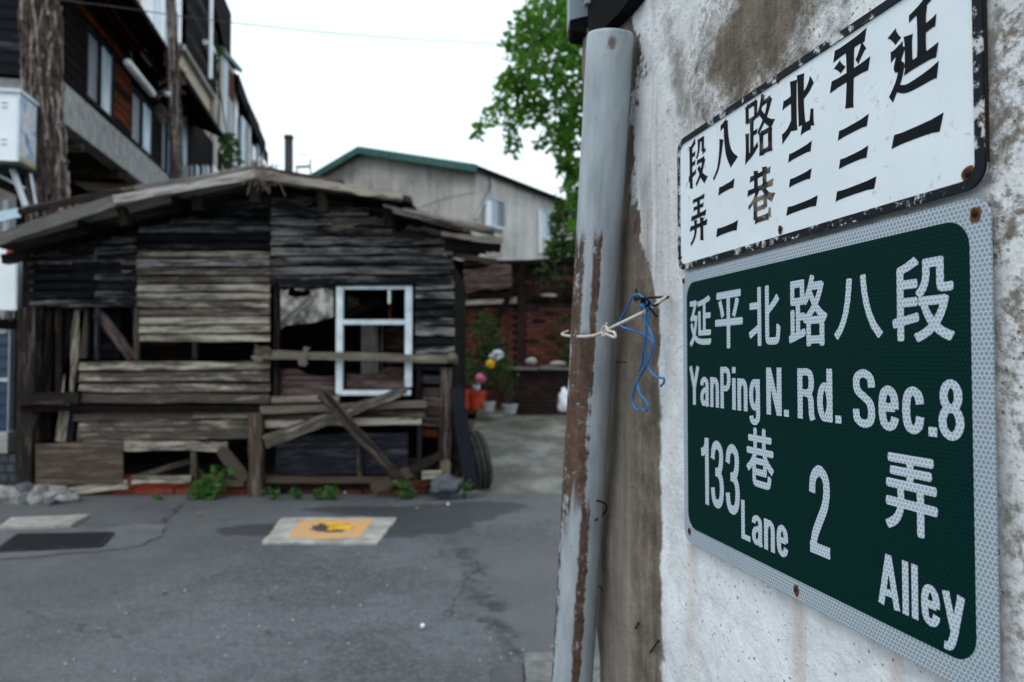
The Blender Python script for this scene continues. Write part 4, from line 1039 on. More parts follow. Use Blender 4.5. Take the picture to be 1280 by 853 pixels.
o = bar('leaning_plank', K(612, 420, WY - 0.3), K(655, 330, WY - 0.25), 0.10, 0.05, 'wood_night', None, jit=0.2, segs=6); tag(o, 'dark stick leaning steeply against the brick garden wall', 'plank')
pl = thing('brick_planter', 'low blackish brick planter with a slab top before the garden wall', 'planter', K(670, 520, 12.7))
PY = 12.6
px0, px1 = K(634, 0, PY).x, K(712, 0, PY).x + 0.3
boxobj('core', (px0 + .02, PY + .05, 0.4), (px1 - .02, WY - 0.14, K(0, 463, PY).z), 'mortar', pl)
zt = K(0, 463, PY).z; z = 0.52; row = 0
while z < zt - 0.03:
    x = px0 + 0.12 + (0.1 if row % 2 else 0)
    while x < px1:
        brick_copy(pl, 'brick_black', (x, PY + rb.uniform(-.012, .012), z), rb.uniform(-.03, .03)); x += 0.238
    z += 0.0735; row += 1
for (a, b, mt) in [(632, 672, 'kerb'), (674, 714, 'kerb')]:
    bar('slab_top', K(a, 460, PY - 0.02), K(b, 461, PY - 0.02), 0.05, 0.30, mt, pl, jit=0.25, segs=5)
tag(lump('stone', K(664, 452, PY), (0.10, 0.08, 0.07), 'concrete_pale', None, 11, 2), 'pale broken stone lying on the brick planter', 'rock')
tag(lump('stone', K(697, 455, PY), (0.14, 0.08, 0.05), 'concrete_pale', None, 12, 2), 'flat pale stone at the right end of the brick planter', 'rock')

def pot(px, py, y, r, h, mt, label, grp):
    q = P(px, py, y)
    t = thing('flower_pot', label, 'flower pot', (q.x, y, q.z), grp)
    mm = Matrix.Translation((q.x, y, q.z))
    link('pot', MB().lathe([(r * 0.72, 0), (r * 0.92, h * 0.82), (r, h * 0.82), (r, h), (r * 0.9, h), (r * 0.86, h * 0.85)], 18, mm, True).me('pot', False), mt, t, Matrix.Identity(4))
    link('soil', MB().lathe([(r * 0.85, h * 0.86), (0.01, h * 0.88)], 14, mm, True).me('soil'), 'soil', t, Matrix.Identity(4))
    return q, h
POTS = [(581, 511, 12.2, 0.17, 0.32, 'orange', 'orange red plastic pot nearest the shack wall'), (599, 512, 12.1, 0.16, 0.31, 'orange', 'orange red plastic pot, right one of the pair'),
        (611, 515, 12.0, 0.12, 0.17, 'pot_white', 'white pot next to the orange pots'), (637, 517, 11.9, 0.14, 0.15, 'pot_white', 'wide white pot in front of the brick planter')]
for p in POTS: pot(*p, 'flower pots at the end of the lane')
def pot_plant(label, sp, size, n_st, base, mt='leaf_dark', seed=1, flowers=(), name='potted_plant', long=2.0):
    b = Vector(base)
    t = thing(name, label, 'plant', b, 'plants at the end of the lane')
    stuff(link('foliage', leaves('foliage', sp, size, seed, 0.1, long), mt, t, Matrix.Identity(4)))
    mb = MB(); r_ = random.Random(seed)
    for _ in range(n_st):
        c, rad, _n = r_.choice(sp); c = Vector(c)
        e = c + Vector((r_.uniform(-.5, .5) * rad[0], r_.uniform(-.4, .4) * rad[1], r_.uniform(-.2, .6) * rad[2]))
        mb.tube(smoothpath([b + Vector((r_.uniform(-.05, .05), r_.uniform(-.05, .05), 0)), b.lerp(e, 0.5) + Vector((r_.uniform(-.05, .05), 0, 0)), e], 4), 0.007, 4)
    stuff(link('stem', mb.me('stem'), 'bark', t, Matrix.Identity(4)))
    for (c, rr, m_) in flowers:
        bm_ = MB()
        for k in range(26):
            d = Vector((r_.gauss(0, 1), r_.gauss(0, 1), r_.gauss(0, 1))).normalized()
            s_ = d.orthogonal().normalized(); u_ = d.cross(s_)
            p = Vector(c) + d * rr * 0.75
            bm_.add([p + s_ * rr * .5, p + u_ * rr * .4 + d * rr * .25, p - s_ * rr * .5, p - u_ * rr * .4 + d * rr * .2], [(0, 1, 2, 3)])
        stuff(link('flower', bm_.me('flower'), m_, t, Matrix.Identity(4)))
    return t
Q = lambda px, py, y=12.3: P(px, py, y)
pot_plant('tall dark green plant rising against the brick garden wall', [(Q(606, 415, 12.7), (0.22, 0.2, 0.42), 170), (Q(604, 455, 12.6), (0.36, 0.25, 0.35), 260), (Q(616, 437, 12.7), (0.25, 0.2, 0.3), 140)], 0.12, 14, Q(602, 500, 12.5), seed=3)
pot_plant('red flowered plant in the orange pot nearest the shack', [(Q(578, 465), (0.18, 0.15, 0.3), 110), (Q(574, 480), (0.12, 0.12, 0.15), 60)], 0.09, 8, Q(581, 492, 12.2), mt='leaf_weed', seed=4,
          flowers=[(Q(575, 428, 12.2), 0.06, 'red_petal'), (Q(571, 470, 12.1), 0.04, 'red_petal')])
pot_plant('pink and pale flowered plant in the right orange pot', [(Q(598, 482, 12.0), (0.16, 0.12, 0.12), 50)], 0.06, 6, Q(599, 490, 12.1), seed=5,
          flowers=[(Q(601, 473, 11.9), 0.085, 'pink'), (Q(596, 484, 11.9), 0.06, 'white_petal')])
pot_plant('plant with yellow and pale blue flowers in the small white pot', [(Q(616, 470, 12.0), (0.2, 0.15, 0.22), 90)], 0.08, 8, Q(611, 503, 12.0), seed=6,
          flowers=[(Q(613, 455, 11.8), 0.075, 'yellow'), (Q(622, 444, 11.9), 0.10, 'white_petal'), (Q(615, 446, 12.0), 0.05, 'white_petal')])
pot_plant('sparse bronze leaved plant in the wide white pot', [(Q(635, 475, 12.0), (0.2, 0.15, 0.25), 80), (Q(634, 455, 12.1), (0.18, 0.12, 0.1), 40)], 0.08, 9, Q(637, 508, 11.9), seed=7)
pot_plant('dark shrub hanging over the garden wall beside the pipe', [(Q(716, 275, 13.9), (0.42, 0.3, 0.62), 420), (Q(703, 315, 13.8), (0.35, 0.3, 0.25), 220), (Q(722, 230, 13.9), (0.22, 0.3, 0.4), 120)], 0.17, 6, Q(725, 330, 13.8), seed=8)
pot_plant('dark climbing plant at the right of the garden wall', [(Q(712, 430, 13.2), (0.3, 0.2, 0.5), 130), (Q(690, 345, 13.3), (0.3, 0.15, 0.3), 60)], 0.13, 6, Q(715, 500, 13.2), seed=9)
q = P(706, 505, 10.4)
tag(lump('plastic_bag', (q.x, q.y, q.z + 0.03), (0.085, 0.08, 0.19), 'white_litter', None, 14, 3, 0.5), 'crumpled white plastic bag standing on the lane behind the pipe', 'bag')

# ------------------------------------------------------------------ grey house with a green roof edge
gh = thing('grey_house', 'tall grey rain stained house with faded green roof edging', 'house', P(595, 452, 22))
c0 = P(595, 212, 22.0); c0 = Vector((c0.x, c0.y, 0)); ze = P(595, 212, 22.0).z
sd_ = Vector((2.84, 4.4, 0)).normalized(); gd = Vector((-sd_.y, sd_.x, 0))      # along the right side; along the gable end
Wg, Ls, zr = 9.34, 9.0, P(455, 190, 24.5).z
A_, B_ = c0, c0 + gd * Wg
R_ = c0 + gd * Wg / 2
up = Vector((0, 0, 1))
link('gable_wall', MB().prism([A_, B_, B_ + up * ze, R_ + up * zr, A_ + up * ze], sd_ * 0.25).me('gable_wall'), 'stained', gh, Matrix.Identity(4))
# side wall in strips round the windows
def side(s0, s1, z0, z1, name='side_wall'):
    a = A_ + sd_ * s0 - gd * 0.0; b = A_ + sd_ * s1
    return link(name, MB().prism([a + up * z0, b + up * z0, b + up * z1, a + up * z1], gd * 0.25).me(name), 'stained', gh, Matrix.Identity(4))
def sidept(px, py):
    d = ray(px, py); nrm = gd; o = Vector((0, 0, EYE)) - A_
    t = -o.dot(nrm) / d.dot(nrm); p = o + d * t
    return p.dot(sd_), p.z
wins = [(sidept(609, 0)[0], sidept(633, 0)[0], sidept(620, 284)[1], sidept(620, 247)[1]), (sidept(677, 0)[0], sidept(694, 0)[0], sidept(684, 298)[1], sidept(684, 262)[1])]
s_ = 0.25
for (a, b, z0, z1) in wins:
    side(s_, a, 0, ze); side(a + .002, b - .002, 0, z0); side(a + .002, b - .002, z1, ze); s_ = b
    m_ = Matrix(((sd_.x, gd.x, 0, A_.x), (sd_.y, gd.y, 0, A_.y), (0, 0, 1, 0), (0, 0, 0, 1)))
    w_ = link('window', MB().box((a, 0.02, z0), (a + 0.06, 0.12, z1)).box((b - 0.06, 0.02, z0), (b, 0.12, z1)).box((a + .06, 0.02, z0), (b - .06, 0.12, z0 + .06)).box((a + .06, 0.02, z1 - .06), (b - .06, 0.12, z1)).box(((a + b) / 2 - .03, 0.02, z0 + .06), ((a + b) / 2 + .03, 0.12, z1 - .06)).me('window'), 'alu', gh, m_)
    link('pane', MB().box((a + .06, 0.07, z0 + .06), ((a + b) / 2 - .03, 0.09, z1 - .06)).me('pane'), 'glass_blue', w_, m_)
    link('pane', MB().box(((a + b) / 2 + .03, 0.07, z0 + .06), (b - .06, 0.09, z1 - .06)).me('pane'), 'glass_grey', w_, m_)
side(s_, Ls, 0, ze)
link('far_gable_wall', MB().prism([A_ + sd_ * (Ls - .25) + gd * .25, B_ + sd_ * (Ls - .25), B_ + sd_ * (Ls - .25) + up * ze, R_ + sd_ * (Ls - .25) + up * zr, A_ + sd_ * (Ls - .25) + gd * .25 + up * ze], sd_ * 0.25).me('far_gable_wall'), 'stained', gh, Matrix.Identity(4))
for (E, nm) in [(A_, 'roof'), (B_, 'roof')]:
    out = (E - R_).normalized() * 0.25
    e = E + out + up * (ze - (zr - ze) / (Wg / 2) * 0.25)
    link(nm, MB().prism([e - sd_ * 0.3, R_ + up * zr - sd_ * 0.3, R_ + up * zr + sd_ * (Ls + .3), e + sd_ * (Ls + .3)], (0, 0, 0.10)).me(nm), 'roof_dark', gh, Matrix.Identity(4))
    link('verge_trim', MB().prism([e - sd_ * 0.34 + up * 0.12, R_ + up * (zr + 0.12) - sd_ * 0.34, R_ + up * (zr - 0.12) - sd_ * 0.34, e - sd_ * 0.34 - up * 0.12], sd_ * 0.035).me('verge_trim'), 'green_roof', gh, Matrix.Identity(4))
def sp_(px, py, n=0.06):
    s1, z1 = sidept(px, py); return A_ + sd_ * s1 - gd * n + up * z1
link('drain_pipe', MB().tube([sp_(612, 218), sp_(612, 238), sp_(598, 262), sp_(592, 275)], 0.045, 8).me('drain_pipe'), 'steel', gh, Matrix.Identity(4))
link('window_curtain', MB().tube([sp_(606, 253, .1), sp_(606, 283, .1)], 0.10, 8).me('window_curtain'), 'white_paint', gh, Matrix.Identity(4))
link('white_pipe', MB().tube([sp_(672, 262), sp_(673, 318)], 0.05, 8).me('white_pipe'), 'white_paint', gh, Matrix.Identity(4))
m1 = A_ - sd_ * 0.03
link('wall_cable', MB().tube([P(520, 262, 22.3), P(560, 247, 22.2), P(596, 241, 21.9)], 0.012, 5).me('wall_cable'), 'cable', gh, Matrix.Identity(4))
link('meter_box', MB().box((-.14, -.1, -.2), (.14, .05, .2), Matrix.Translation(P(508, 255, 22.6))).me('meter_box'), 'white_paint', gh, Matrix.Identity(4))
# chimney pipe and frame behind the ridge
ch = thing('chimney', 'dark metal chimney pipe standing behind the shack ridge', 'chimney', P(362, 230, 15))
link('flue', MB().tube([P(361, 300, 15), P(361, 173, 15)], 0.085, 14).me('flue', True), 'iron', ch, Matrix.Identity(4))
link('cap', MB().tube([P(361, 174, 15), P(361, 170, 15)], 0.098, 14).me('cap'), 'iron', ch, Matrix.Identity(4))
fr = thing('metal_frame', 'thin grey metal frame beside the dark chimney pipe', 'frame', P(380, 215, 15))
for (a, b, r_) in [((388, 230), (388, 199), 0.02), ((370, 209), (388, 208), 0.03), ((372, 193), (384, 193), 0.01), ((371, 230), (371, 207), 0.02)]:
    link('rod', MB().tube([P(*a, 15), P(*b, 15)], r_, 6).me('rod'), 'steel', fr, Matrix.Identity(4))

# ------------------------------------------------------------------ tree over the lane
tr = thing('tree', 'leafy green tree hanging over the lane behind the sign wall', 'tree', (2.3, 11.2, 0))
link('trunk', MB().tube(smoothpath([(2.5, 11.3, 0), (2.45, 11.25, 1.5), (2.3, 11.2, 3.2), (2.1, 11.0, 4.6), (1.9, 11, 6.2)], 5), [0.24 - 0.007 * i for i in range(21)], 10).me('trunk', True), 'bark', tr, Matrix.Identity(4))
TY = 10.6
sp = []
rt = random.Random(8)
cl_px = [(688, 28, 38), (668, 52, 34), (705, 60, 34), (648, 45, 18), (712, 100, 36), (660, 85, 30), (638, 62, 14), (684, 110, 34), (648, 112, 24), (634, 100, 15), (720, 20, 30), (668, 140, 22), (624, 128, 14), (610, 146, 11), (603, 158, 7), (597, 168, 5), (637, 150, 13),
         (641, 170, 11), (639, 186, 8), (652, 145, 12), (660, 135, 10), (704, 140, 20), (714, 165, 24), (700, 168, 14), (685, 160, 9), (678, 178, 7), (708, 196, 15), (717, 218, 12), (708, 230, 5), (722, 150, 20), (716, 250, 12), (712, 210, 18), (700, 185, 16), (720, 280, 10), (735, 60, 40), (745, 120, 40), (740, 0, 50), (690, -10, 40), (655, 20, 10)]
for (px, py, r_) in cl_px:
    y = TY + rt.uniform(-.5, .6)
    k = r_ / FPX * y
    sp.append((P(px, py, y), (k * 0.84, 0.2 + k * 0.7, k * 0.82), int(7 + 1150 * k * k + 115 * k)))
for _ in range(46):                                  # the rest of the crown, behind the sign house
    y = rt.uniform(9.6, 13)
    c = Vector((rt.uniform(1.4, 4.6), y, rt.uniform(4.2, 8.2)))
    k = rt.uniform(0.35, 0.6); sp.append((c, (k, k, k), int(260 * k)))
stuff(link('crown', leaves('crown', sp, 0.125, 21, 0.35, 1.8), 'leaf', tr, Matrix.Identity(4)))
for pth, r0 in [([(2.1, 11.0, 4.6), P(735, 20, 10.9), P(690, 40, 10.7), P(655, 105, 10.6), P(640, 150, 10.6)], 0.06), ([(2.25, 11.1, 3.8), P(735, 130, 10.9), P(712, 175, 10.7), P(709, 225, 10.6)], 0.04),
                ([P(690, 40, 10.7), P(660, 60, 10.6), P(640, 90, 10.5), P(612, 145, 10.5)], 0.025), ([(2.1, 11, 4.6), (2.8, 11.5, 5.8), (3.3, 11.6, 7)], 0.08), ([(2.3, 11.2, 4.2), (3.2, 10.8, 5.2), (4, 10.8, 6)], 0.07), ([(1.9, 11, 6.2), (1.8, 11, 7.2)], 0.05)]:
    s_p = smoothpath(pth, 5)
    link('limb', MB().tube(s_p, [r0 * (1 - 0.75 * i / (len(s_p) - 1)) for i in range(len(s_p))], 7).me('limb', True), 'bark', tr, Matrix.Identity(4))

# ------------------------------------------------------------------ overhead cables
def cable(pts, r_, label, mt='cable'):
    tag(link('cable', MB().tube(smoothpath(pts, 8), r_, 5).me('cable'), mt), label, 'cable')
cable([P(40, -8, 8.6), P(76, 0, 8.8), P(160, 11, 9.2), P(260, 25, 10), P(420, 42, 11.5), P(560, 52, 13), P(660, 56, 14), P(760, 55, 15)], 0.007, 'thin dark overhead cable crossing from the left house to the tree')
cable([P(700, -30, 8.5), P(690, 0, 8.6), P(674, 42, 8.8), P(660, 80, 9), P(650, 112, 9.6)], 0.012, 'dark cable dropping steeply through the tree foliage')

# ------------------------------------------------------------------ row of houses on the left, receding
def fbox(name, n0, n1, s0, s1, z0, z1, mat, parent):
    return link(name, MB().box((n0, s0, z0), (n1, s1, z1)).me(name), mat, parent, FM)
def fbar(name, a, b, h, t, mat, parent, face=None, **k):
    """board between two (n, s, z) places of the facade frame"""
    m, L = frame(FM @ Vector(a), FM @ Vector(b), face if face is not None else -FN)
    return link(name, board_me(L, h, t, **k), mat, parent, m)
ha = thing('timber_house', 'two storey house of dark lapped boards over a grey concrete floor band', 'house', FO)
band_top = F(68, 97)[1]; band_bot = F(70, 150)[1]
sEnd = F(222, 200)[0]; sBand = F(208, 215)[0]
fbox('floor_band', -0.2, 0.06, 0.0, sBand, band_bot, band_top, 'concrete', ha)
fbox('floor_band', -3.0, -0.21, 0.0, 0.3, F(20, 115)[1] * 0 + band_bot + 0.02, band_top, 'concrete', ha)
fbox('floor_band', -0.2, 0.03, F(160, 190)[0], sBand + 0.8, band_bot - 0.02, band_bot + 0.33, 'concrete', ha)
# windows: wall between them in lapped boards
wn = []
for (xa, xb, yt, yb) in [(105, 139.5, 48, 125), (161, 189.5, 120, 186), (199, 216, 138, 210)]:
    sa, zt_ = F(xa, yt * 0 + {105: 28, 161: 105, 199: 130}[xa]); _, zb_ = F(xa, {105: 124, 161: 177, 199: 214}[xa]); sb, _ = F(xb, 100)
    wn.append((sa, sb, zb_, zt_))
eave_z = F(176, 13, 0.8)[1]
topz = eave_z + 0.35
zrow = band_top + 0.05; i = 0
rw = random.Random(31)
while zrow < topz:
    h = 0.165
    segs_ = [(0.0, sEnd)]
    for (sa, sb, z0, z1) in wn:
        if z0 - 0.06 < zrow + h * 0.5 and zrow < z1 + 0.02:
            new = []
            for (a, b) in segs_:
                if b <= sa or a >= sb: new.append((a, b))
                else:
                    if a < sa: new.append((a, sa))
                    if b > sb: new.append((sb, b))
            segs_ = new
    for (a, b) in segs_:
        if b - a < 0.08: continue
        mid = (a + b) / 2
        rusty = wn[0][1] < mid < wn[1][0] + 0.05 and wn[0][2] < zrow
        fbar('lapped_board', (0.02, a + .004, zrow + h / 2), (0.02, b - .004, zrow + h / 2), h * 1.1, 0.02, 'wood_rust' if (rusty and rw.random() < 0.6) else 'wood_night', ha, segs=4, jit=0.05, lap=0.016)
    # gable end facing the camera
    fbar('lapped_board', (-3.2, -0.02, zrow + h / 2), (-0.02, -0.02, zrow + h / 2), h * 1.08, 0.02, 'wood_slate', ha, face=FD, segs=5, jit=0.05, lap=0.016)
    zrow += h; i += 1
for r_ in range(8):
    fbar('lapped_board', (-3.2, -0.02, topz + 0.09 + r_ * .165), (-0.02, -0.02, topz + 0.09 + r_ * .165), 0.17, 0.02, 'wood_slate', ha, face=FD, segs=5, jit=0.05, lap=0.016)
boxcore = fbox('wall_core', -3.1, -0.06, 0.05, sEnd, band_top, topz, 'wood_night', ha)
for (sa, sb, z0, z1) in wn:
    w_ = link('window', MB().box((-0.05, sa, z0), (0.05, sa + .07, z1)).box((-0.05, sb - .07, z0), (0.05, sb, z1)).box((-0.05, sa + .07, z0), (0.06, sb - .07, z0 + .07)).box((-0.05, sa + .07, z1 - .07), (0.05, sb - .07, z1)).box((-.04, (sa + sb) / 2 - .03, z0 + .07), (0.045, (sa + sb) / 2 + .03, z1 - .07)).me('window'), 'wood_slate', ha, FM)
    mid = (sa + sb) / 2
    link('pane', MB().box((-.02, sa + .07, z0 + .07), (0.0, mid - .03, z1 - .07)).me('pane'), 'glass_grey', w_, FM)
    link('pane', MB().box((0.0, mid + .03, z0 + .07), (0.02, sb - .07, z1 - .07)).me('pane'), 'glass_blue', w_, FM)
    link('curtain_strip', MB().box((0.021, mid + .06, z0 + .07), (0.03, mid + .03 + (sb - mid) * 0.35, z1 - .07)).me('curtain_strip'), 'pipe_blue', w_, FM)
# roof: eave overhang with boards, dark soffit
s_e = F(280, 190, 0.8)[0]
for k in range(7):
    a = -0.9 + k * 0.0
    n0, n1 = 0.82 - k * 0.62, 0.82 - (k + 1) * 0.62 - 0.02
    link('roof_board', MB().prism([FM @ Vector((n0, -0.5, eave_z + (0.82 - n0) * 0.42)), FM @ Vector((n1, -0.5, eave_z + (0.82 - n1) * 0.42)), FM @ Vector((n1, s_e, eave_z - 0.12 + (0.82 - n1) * 0.42)), FM @ Vector((n0, s_e, eave_z - 0.12 + (0.82 - n0) * 0.42))], (0, 0, 0.05)).me('roof_board'), 'roof_dark', ha, Matrix.Identity(4))
fbar('fascia', (0.84, -0.5, eave_z - 0.02), (0.84, s_e, eave_z - 0.14), 0.10, 0.03, 'wood_night', ha, segs=6)
for k in range(14):
    s = -0.3 + k * (s_e + 0.2) / 14
    fbar('rafter', (-0.2, s, eave_z + 0.34 - 0.01 * k), (0.78, s, eave_z - 0.05 - 0.009 * k), 0.08, 0.05, 'wood_night', ha, face=FD, segs=2)
for (nn, zz) in [(0.35, 0.10), (0.12, 0.24)]:
    fbar('soffit_batten', (nn, -0.4, eave_z + zz - 0.06), (nn, s_e - 2, eave_z + zz - 0.14), 0.05, 0.03, 'wood_rust', ha, face=Vector((0, 0, 1)), segs=3)
# under the band: recessed dark ground floor
fbox('ground_floor_wall', -1.4, -1.25, 0.2, sEnd + 1.5, 0, band_bot, 'wood_night', ha)
fbox('end_wall', -3.1, -1.2, 0.05, 0.19, 0, band_bot + 0.02, 'wood_night', ha)
for s in (0.9, 2.6, 4.4):
    fbar('floor_joist', (-1.2, s, band_bot - 0.12), (0.0, s, band_bot - 0.12), 0.14, 0.08, 'wood_brown', ha, face=FD, segs=2)
fbar('hanging_rail', (-0.5, 0.3, band_bot - 0.75), (-0.5, 3.2, band_bot - 0.85), 0.05, 0.05, 'wood_grey', ha, segs=3)
fbox('inner_wall', -1.24, -1.20, 0.5, 1.5, 2.2, band_bot - 0.8, 'cream', ha)
# fluorescent lamp under the eave
l0s, l0z = F(159, 78, 0.55); l1s, l1z = F(191, 95, 0.55)
lp = thing('strip_lamp', 'white tube lamp hanging under the dark eave of the timber house', 'lamp', FM @ Vector((0.55, l0s, l0z)))
link('casing', MB().tube([FM @ Vector((0.55, l0s, l0z)), FM @ Vector((0.55, l1s, l0z - 0.02))], 0.065, 8).me('casing', True), 'lamp_white', lp, Matrix.Identity(4))
link('hanger', MB().tube([FM @ Vector((0.55, l0s + .3, l0z + .05)), FM @ Vector((0.5, l0s + .3, l0z + .3))], 0.012, 5).me('hanger'), 'iron', lp, Matrix.Identity(4))
# pale corrugated sheets and lean-to just beyond the second pole
cs = thing('corrugated_screen', 'pale blue corrugated plastic screen behind the thin vine covered pole', 'screen', FM @ Vector((0.1, sEnd, 4)))
for k, (xa, xb, yt) in enumerate([(216, 221, 128), (223, 227, 120), (228, 233, 130)]):
    s0 = F(xa, 200, 0.12)[0]; s1 = F(xb, 200, 0.12)[0]
    z0 = F(xa, 228, 0.12)[1]; z1 = F(xa, yt, 0.12)[1]
    link('sheet', MB().prism([FM @ Vector((0.12 + 0.03 * math.sin(j * 1.57), s0 + (s1 - s0) * j / 12, z0)) for j in range(13)] + [FM @ Vector((0.105 + 0.03 * math.sin(j * 1.57), s0 + (s1 - s0) * j / 12, z0)) for j in range(12, -1, -1)], (0, 0, z1 - z0)).me('sheet'), 'pipe_blue', cs, Matrix.Identity(4))
# --- second house: beige wall, dark balcony over it
hb = thing('beige_house', 'taller beige rendered house with a dark timber balcony above', 'house', FM @ Vector((0, F(228, 150)[0], 0)))
s0, s1 = F(226, 120)[0], F(266, 120)[0]
zbt = F(240, 78)[1]
s0 = s_e * 0 + s0
fbox('front_wall', -0.25, 0.0, s0, s1, 3.5, zbt, 'beige', hb)
fbox('end_wall', -4, -0.251, s0 + 0.01, s0 + 0.25, 3.5, zbt + 4.0, 'beige', hb)
zlo = F(245, 77, 0.15)[1]
for k in range(9):
    fbar('balcony_board', (0.15, s0 - 0.2, zlo + 0.12 + k * 0.22), (0.15, s1 + 0.1, zlo + 0.12 + k * 0.22), 0.235, 0.025, ['wood_night', 'wood_brown', 'roof_dark'][k % 3], hb, segs=3, jit=0.1, lap=0.015)
fbox('balcony_floor', 0.001, 0.14, s0 - 0.2, s1 + 0.1, zlo - 0.12, zlo, 'concrete', hb)
fbox('upper_wall', -0.25, -0.02, s0, s1 + 2.6, zbt + 0.002, zbt + 3.6, 'wood_night', hb)
fbox('upper_window', 0.17, 0.19, F(247, 5, 0.2)[0], F(253, 5, 0.2)[0], zlo + 1.9, zlo + 3.4, 'beige', hb)
fbox('awning', 0.1, 0.4, s0 - 0.3, s1 + 0.3, zlo + 3.2, zlo + 3.28, 'roof_dark', hb)
for px, mt in [(264, 'white_paint')]:
    q0 = FM @ Vector((0.56, F(px, 20, 0.56)[0], F(px, 100, 0.56)[1])); q1 = FM @ Vector((0.56, F(px, 20, 0.56)[0], F(px, -10, 0.56)[1]))
    link('drain_pipe', MB().tube([q0, q1], 0.05, 8).me('drain_pipe'), mt, hb, Matrix.Identity(4))
q0 = FM @ Vector((0.08, F(264, 100)[0], F(264, 165)[1] - 3)); q1 = FM @ Vector((0.08, F(264, 100)[0], F(264, 78)[1]))
link('drain_pipe', MB().tube([q0, q1], 0.11, 8).me('drain_pipe'), 'cream', hb, Matrix.Identity(4))
fbox('pipe_tray', 0.16, 0.36, F(260, 52, 0.3)[0], F(270, 52, 0.3)[0], F(262, 54, 0.3)[1] - 0.12, F(262, 54, 0.3)[1], 'white_paint', hb)
# white signboard high over the eave
ws = thing('white_signboard', 'white panel board standing above the dark eave at the top', 'signboard', FM @ Vector((0.3, F(195, 30, 0.3)[0], 8)))
for (xa, xb, mt) in [(180, 192, 'white_paint'), (193, 200, 'glass_blue'), (201, 206, 'white_paint'), (208, 213, 'pipe_blue')]:
    sa, sb = F(xa, 20, 0.3)[0], F(xb, 20, 0.3)[0]
    link('panel', MB().box((0.25, sa, F(xa, 62, 0.3)[1] - 0.1), (0.3, sb, F(xa, -60, 0.3)[1])).me('panel'), mt, ws, FM)
link('panel', MB().box((0.25, F(219, 20, .3)[0], F(222, 66, 0.3)[1]), (0.3, F(227, 20, 0.3)[0], F(222, -60, 0.3)[1])).me('panel'), 'white_paint', ws, FM)
# --- third house: brick, pale hanging screens, stepped dark roofs
hc = thing('brick_house', 'narrow house with red brick infill and pale hanging screens', 'house', FM @ Vector((0, F(268, 120)[0], 0)))
sa, sb = F(266.5, 120)[0], F(283, 120)[0]
z0, z1 = F(270, 160)[1], F(270, 96)[1]
fbox('wall', -0.3, -0.04, sa, F(300, 150)[0], 3.5, F(285, 88)[1] + 0.5, 'cream', hc)
bz = z0; rr = 0
BF = [brick_me(0.40, 0.10, 0.13, rb) for _ in range(3)]
while bz < z1:
    s = sa + 0.25 + (0.2 if rr % 2 else 0)
    while s < sb - 0.1:
        p = FM @ Vector((-0.02, s, bz)); brick_copy(hc, 'brick_red', p, TH + R(90), BF); s += 0.42
    bz += 0.145; rr += 1
for (xa, xb, ya, yb, mt) in [(276, 279, 40, 170, 'cream'), (280, 283.5, 62, 172, 'pipe_blue'), (284, 287, 75, 176, 'cream'), (288, 291, 82, 180, 'steel'), (294, 298, 95, 214, 'white_paint')]:
    s0_, s1_ = F(xa, 120, 0.15)[0], F(xb, 120, 0.15)[0]
    link('hanging_screen', MB().box((0.11, s0_, F(xa, yb, .15)[1]), (0.15, s1_, F(xa, ya, .15)[1])).me('hanging_screen'), mt, hc, FM)
fbox('brick_panel', 0.1, 0.2, F(288, 120, .2)[0], F(293, 120, .2)[0], F(290, 122, .2)[1], F(290, 90, .2)[1], 'brick_old', hc)
za = F(270, 20, 0.8)[1]
link('roof', MB().prism([FM @ Vector((0.3, F(266, 0, .3)[0], F(268, 0, 0.3)[1])), FM @ Vector((0.3, F(281, 60, .3)[0], F(281, 60, .3)[1])), FM @ Vector((-2.5, F(281, 60, .3)[0], F(281, 60, .3)[1] + 1.2)), FM @ Vector((-2.5, F(266, 0, .3)[0], F(268, 0, 0.3)[1] + 1))], (0, 0, 0.12)).me('roof'), 'roof_dark', hc, Matrix.Identity(4))
link('roof', MB().prism([FM @ Vector((0.25, F(280, 66, .25)[0], F(280, 66, .25)[1])), FM @ Vector((0.25, F(303, 92, .25)[0], F(303, 92, .25)[1])), FM @ Vector((-2.5, F(303, 92, .25)[0], F(303, 92, .25)[1] + 1.2)), FM @ Vector((-2.5, F(280, 66, .25)[0], F(280, 66, .25)[1] + 1.2))], (0, 0, 0.14)).me('roof'), 'green_roof', hc, Matrix.Identity(4))
hd = thing('far_row_house', 'low far house in the row with black stepped eaves and pale walls', 'house', FM @ Vector((0, F(302, 150)[0], 0)))
sa, sb = F(300, 150)[0] + .02, F(325, 180)[0]
fbox('wall', -0.3, 0.0, sa, sb, 3.5, F(312, 130)[1], 'cream', hd)
for (xa, ya, xb, yb, d) in [(297, 93, 314, 140, 0.3), (310, 128, 331, 178, 0.35), (322, 168, 334, 192, 0.25)]:
    p0, p1 = F(xa, ya, d), F(xb, yb, d)
    link('roof', MB().prism([FM @ Vector((d, *p0)), FM @ Vector((d, *p1)), FM @ Vector((d - 2.2, p1[0], p1[1] + 0.4)), FM @ Vector((d - 2.2, p0[0], p0[1] + 0.4))], (0, 0, -0.22)).me('roof'), 'roof_dark', hd, Matrix.Identity(4))
    link('eave_face', MB().prism([FM @ Vector((d + .01, *p0)), FM @ Vector((d + .01, *p1)), FM @ Vector((d + .01, p1[0], p1[1] - 0.5)), FM @ Vector((d + .01, p0[0], p0[1] - 0.5))], FN * 0.03).me('eave_face'), 'roof_dark', hd, Matrix.Identity(4))
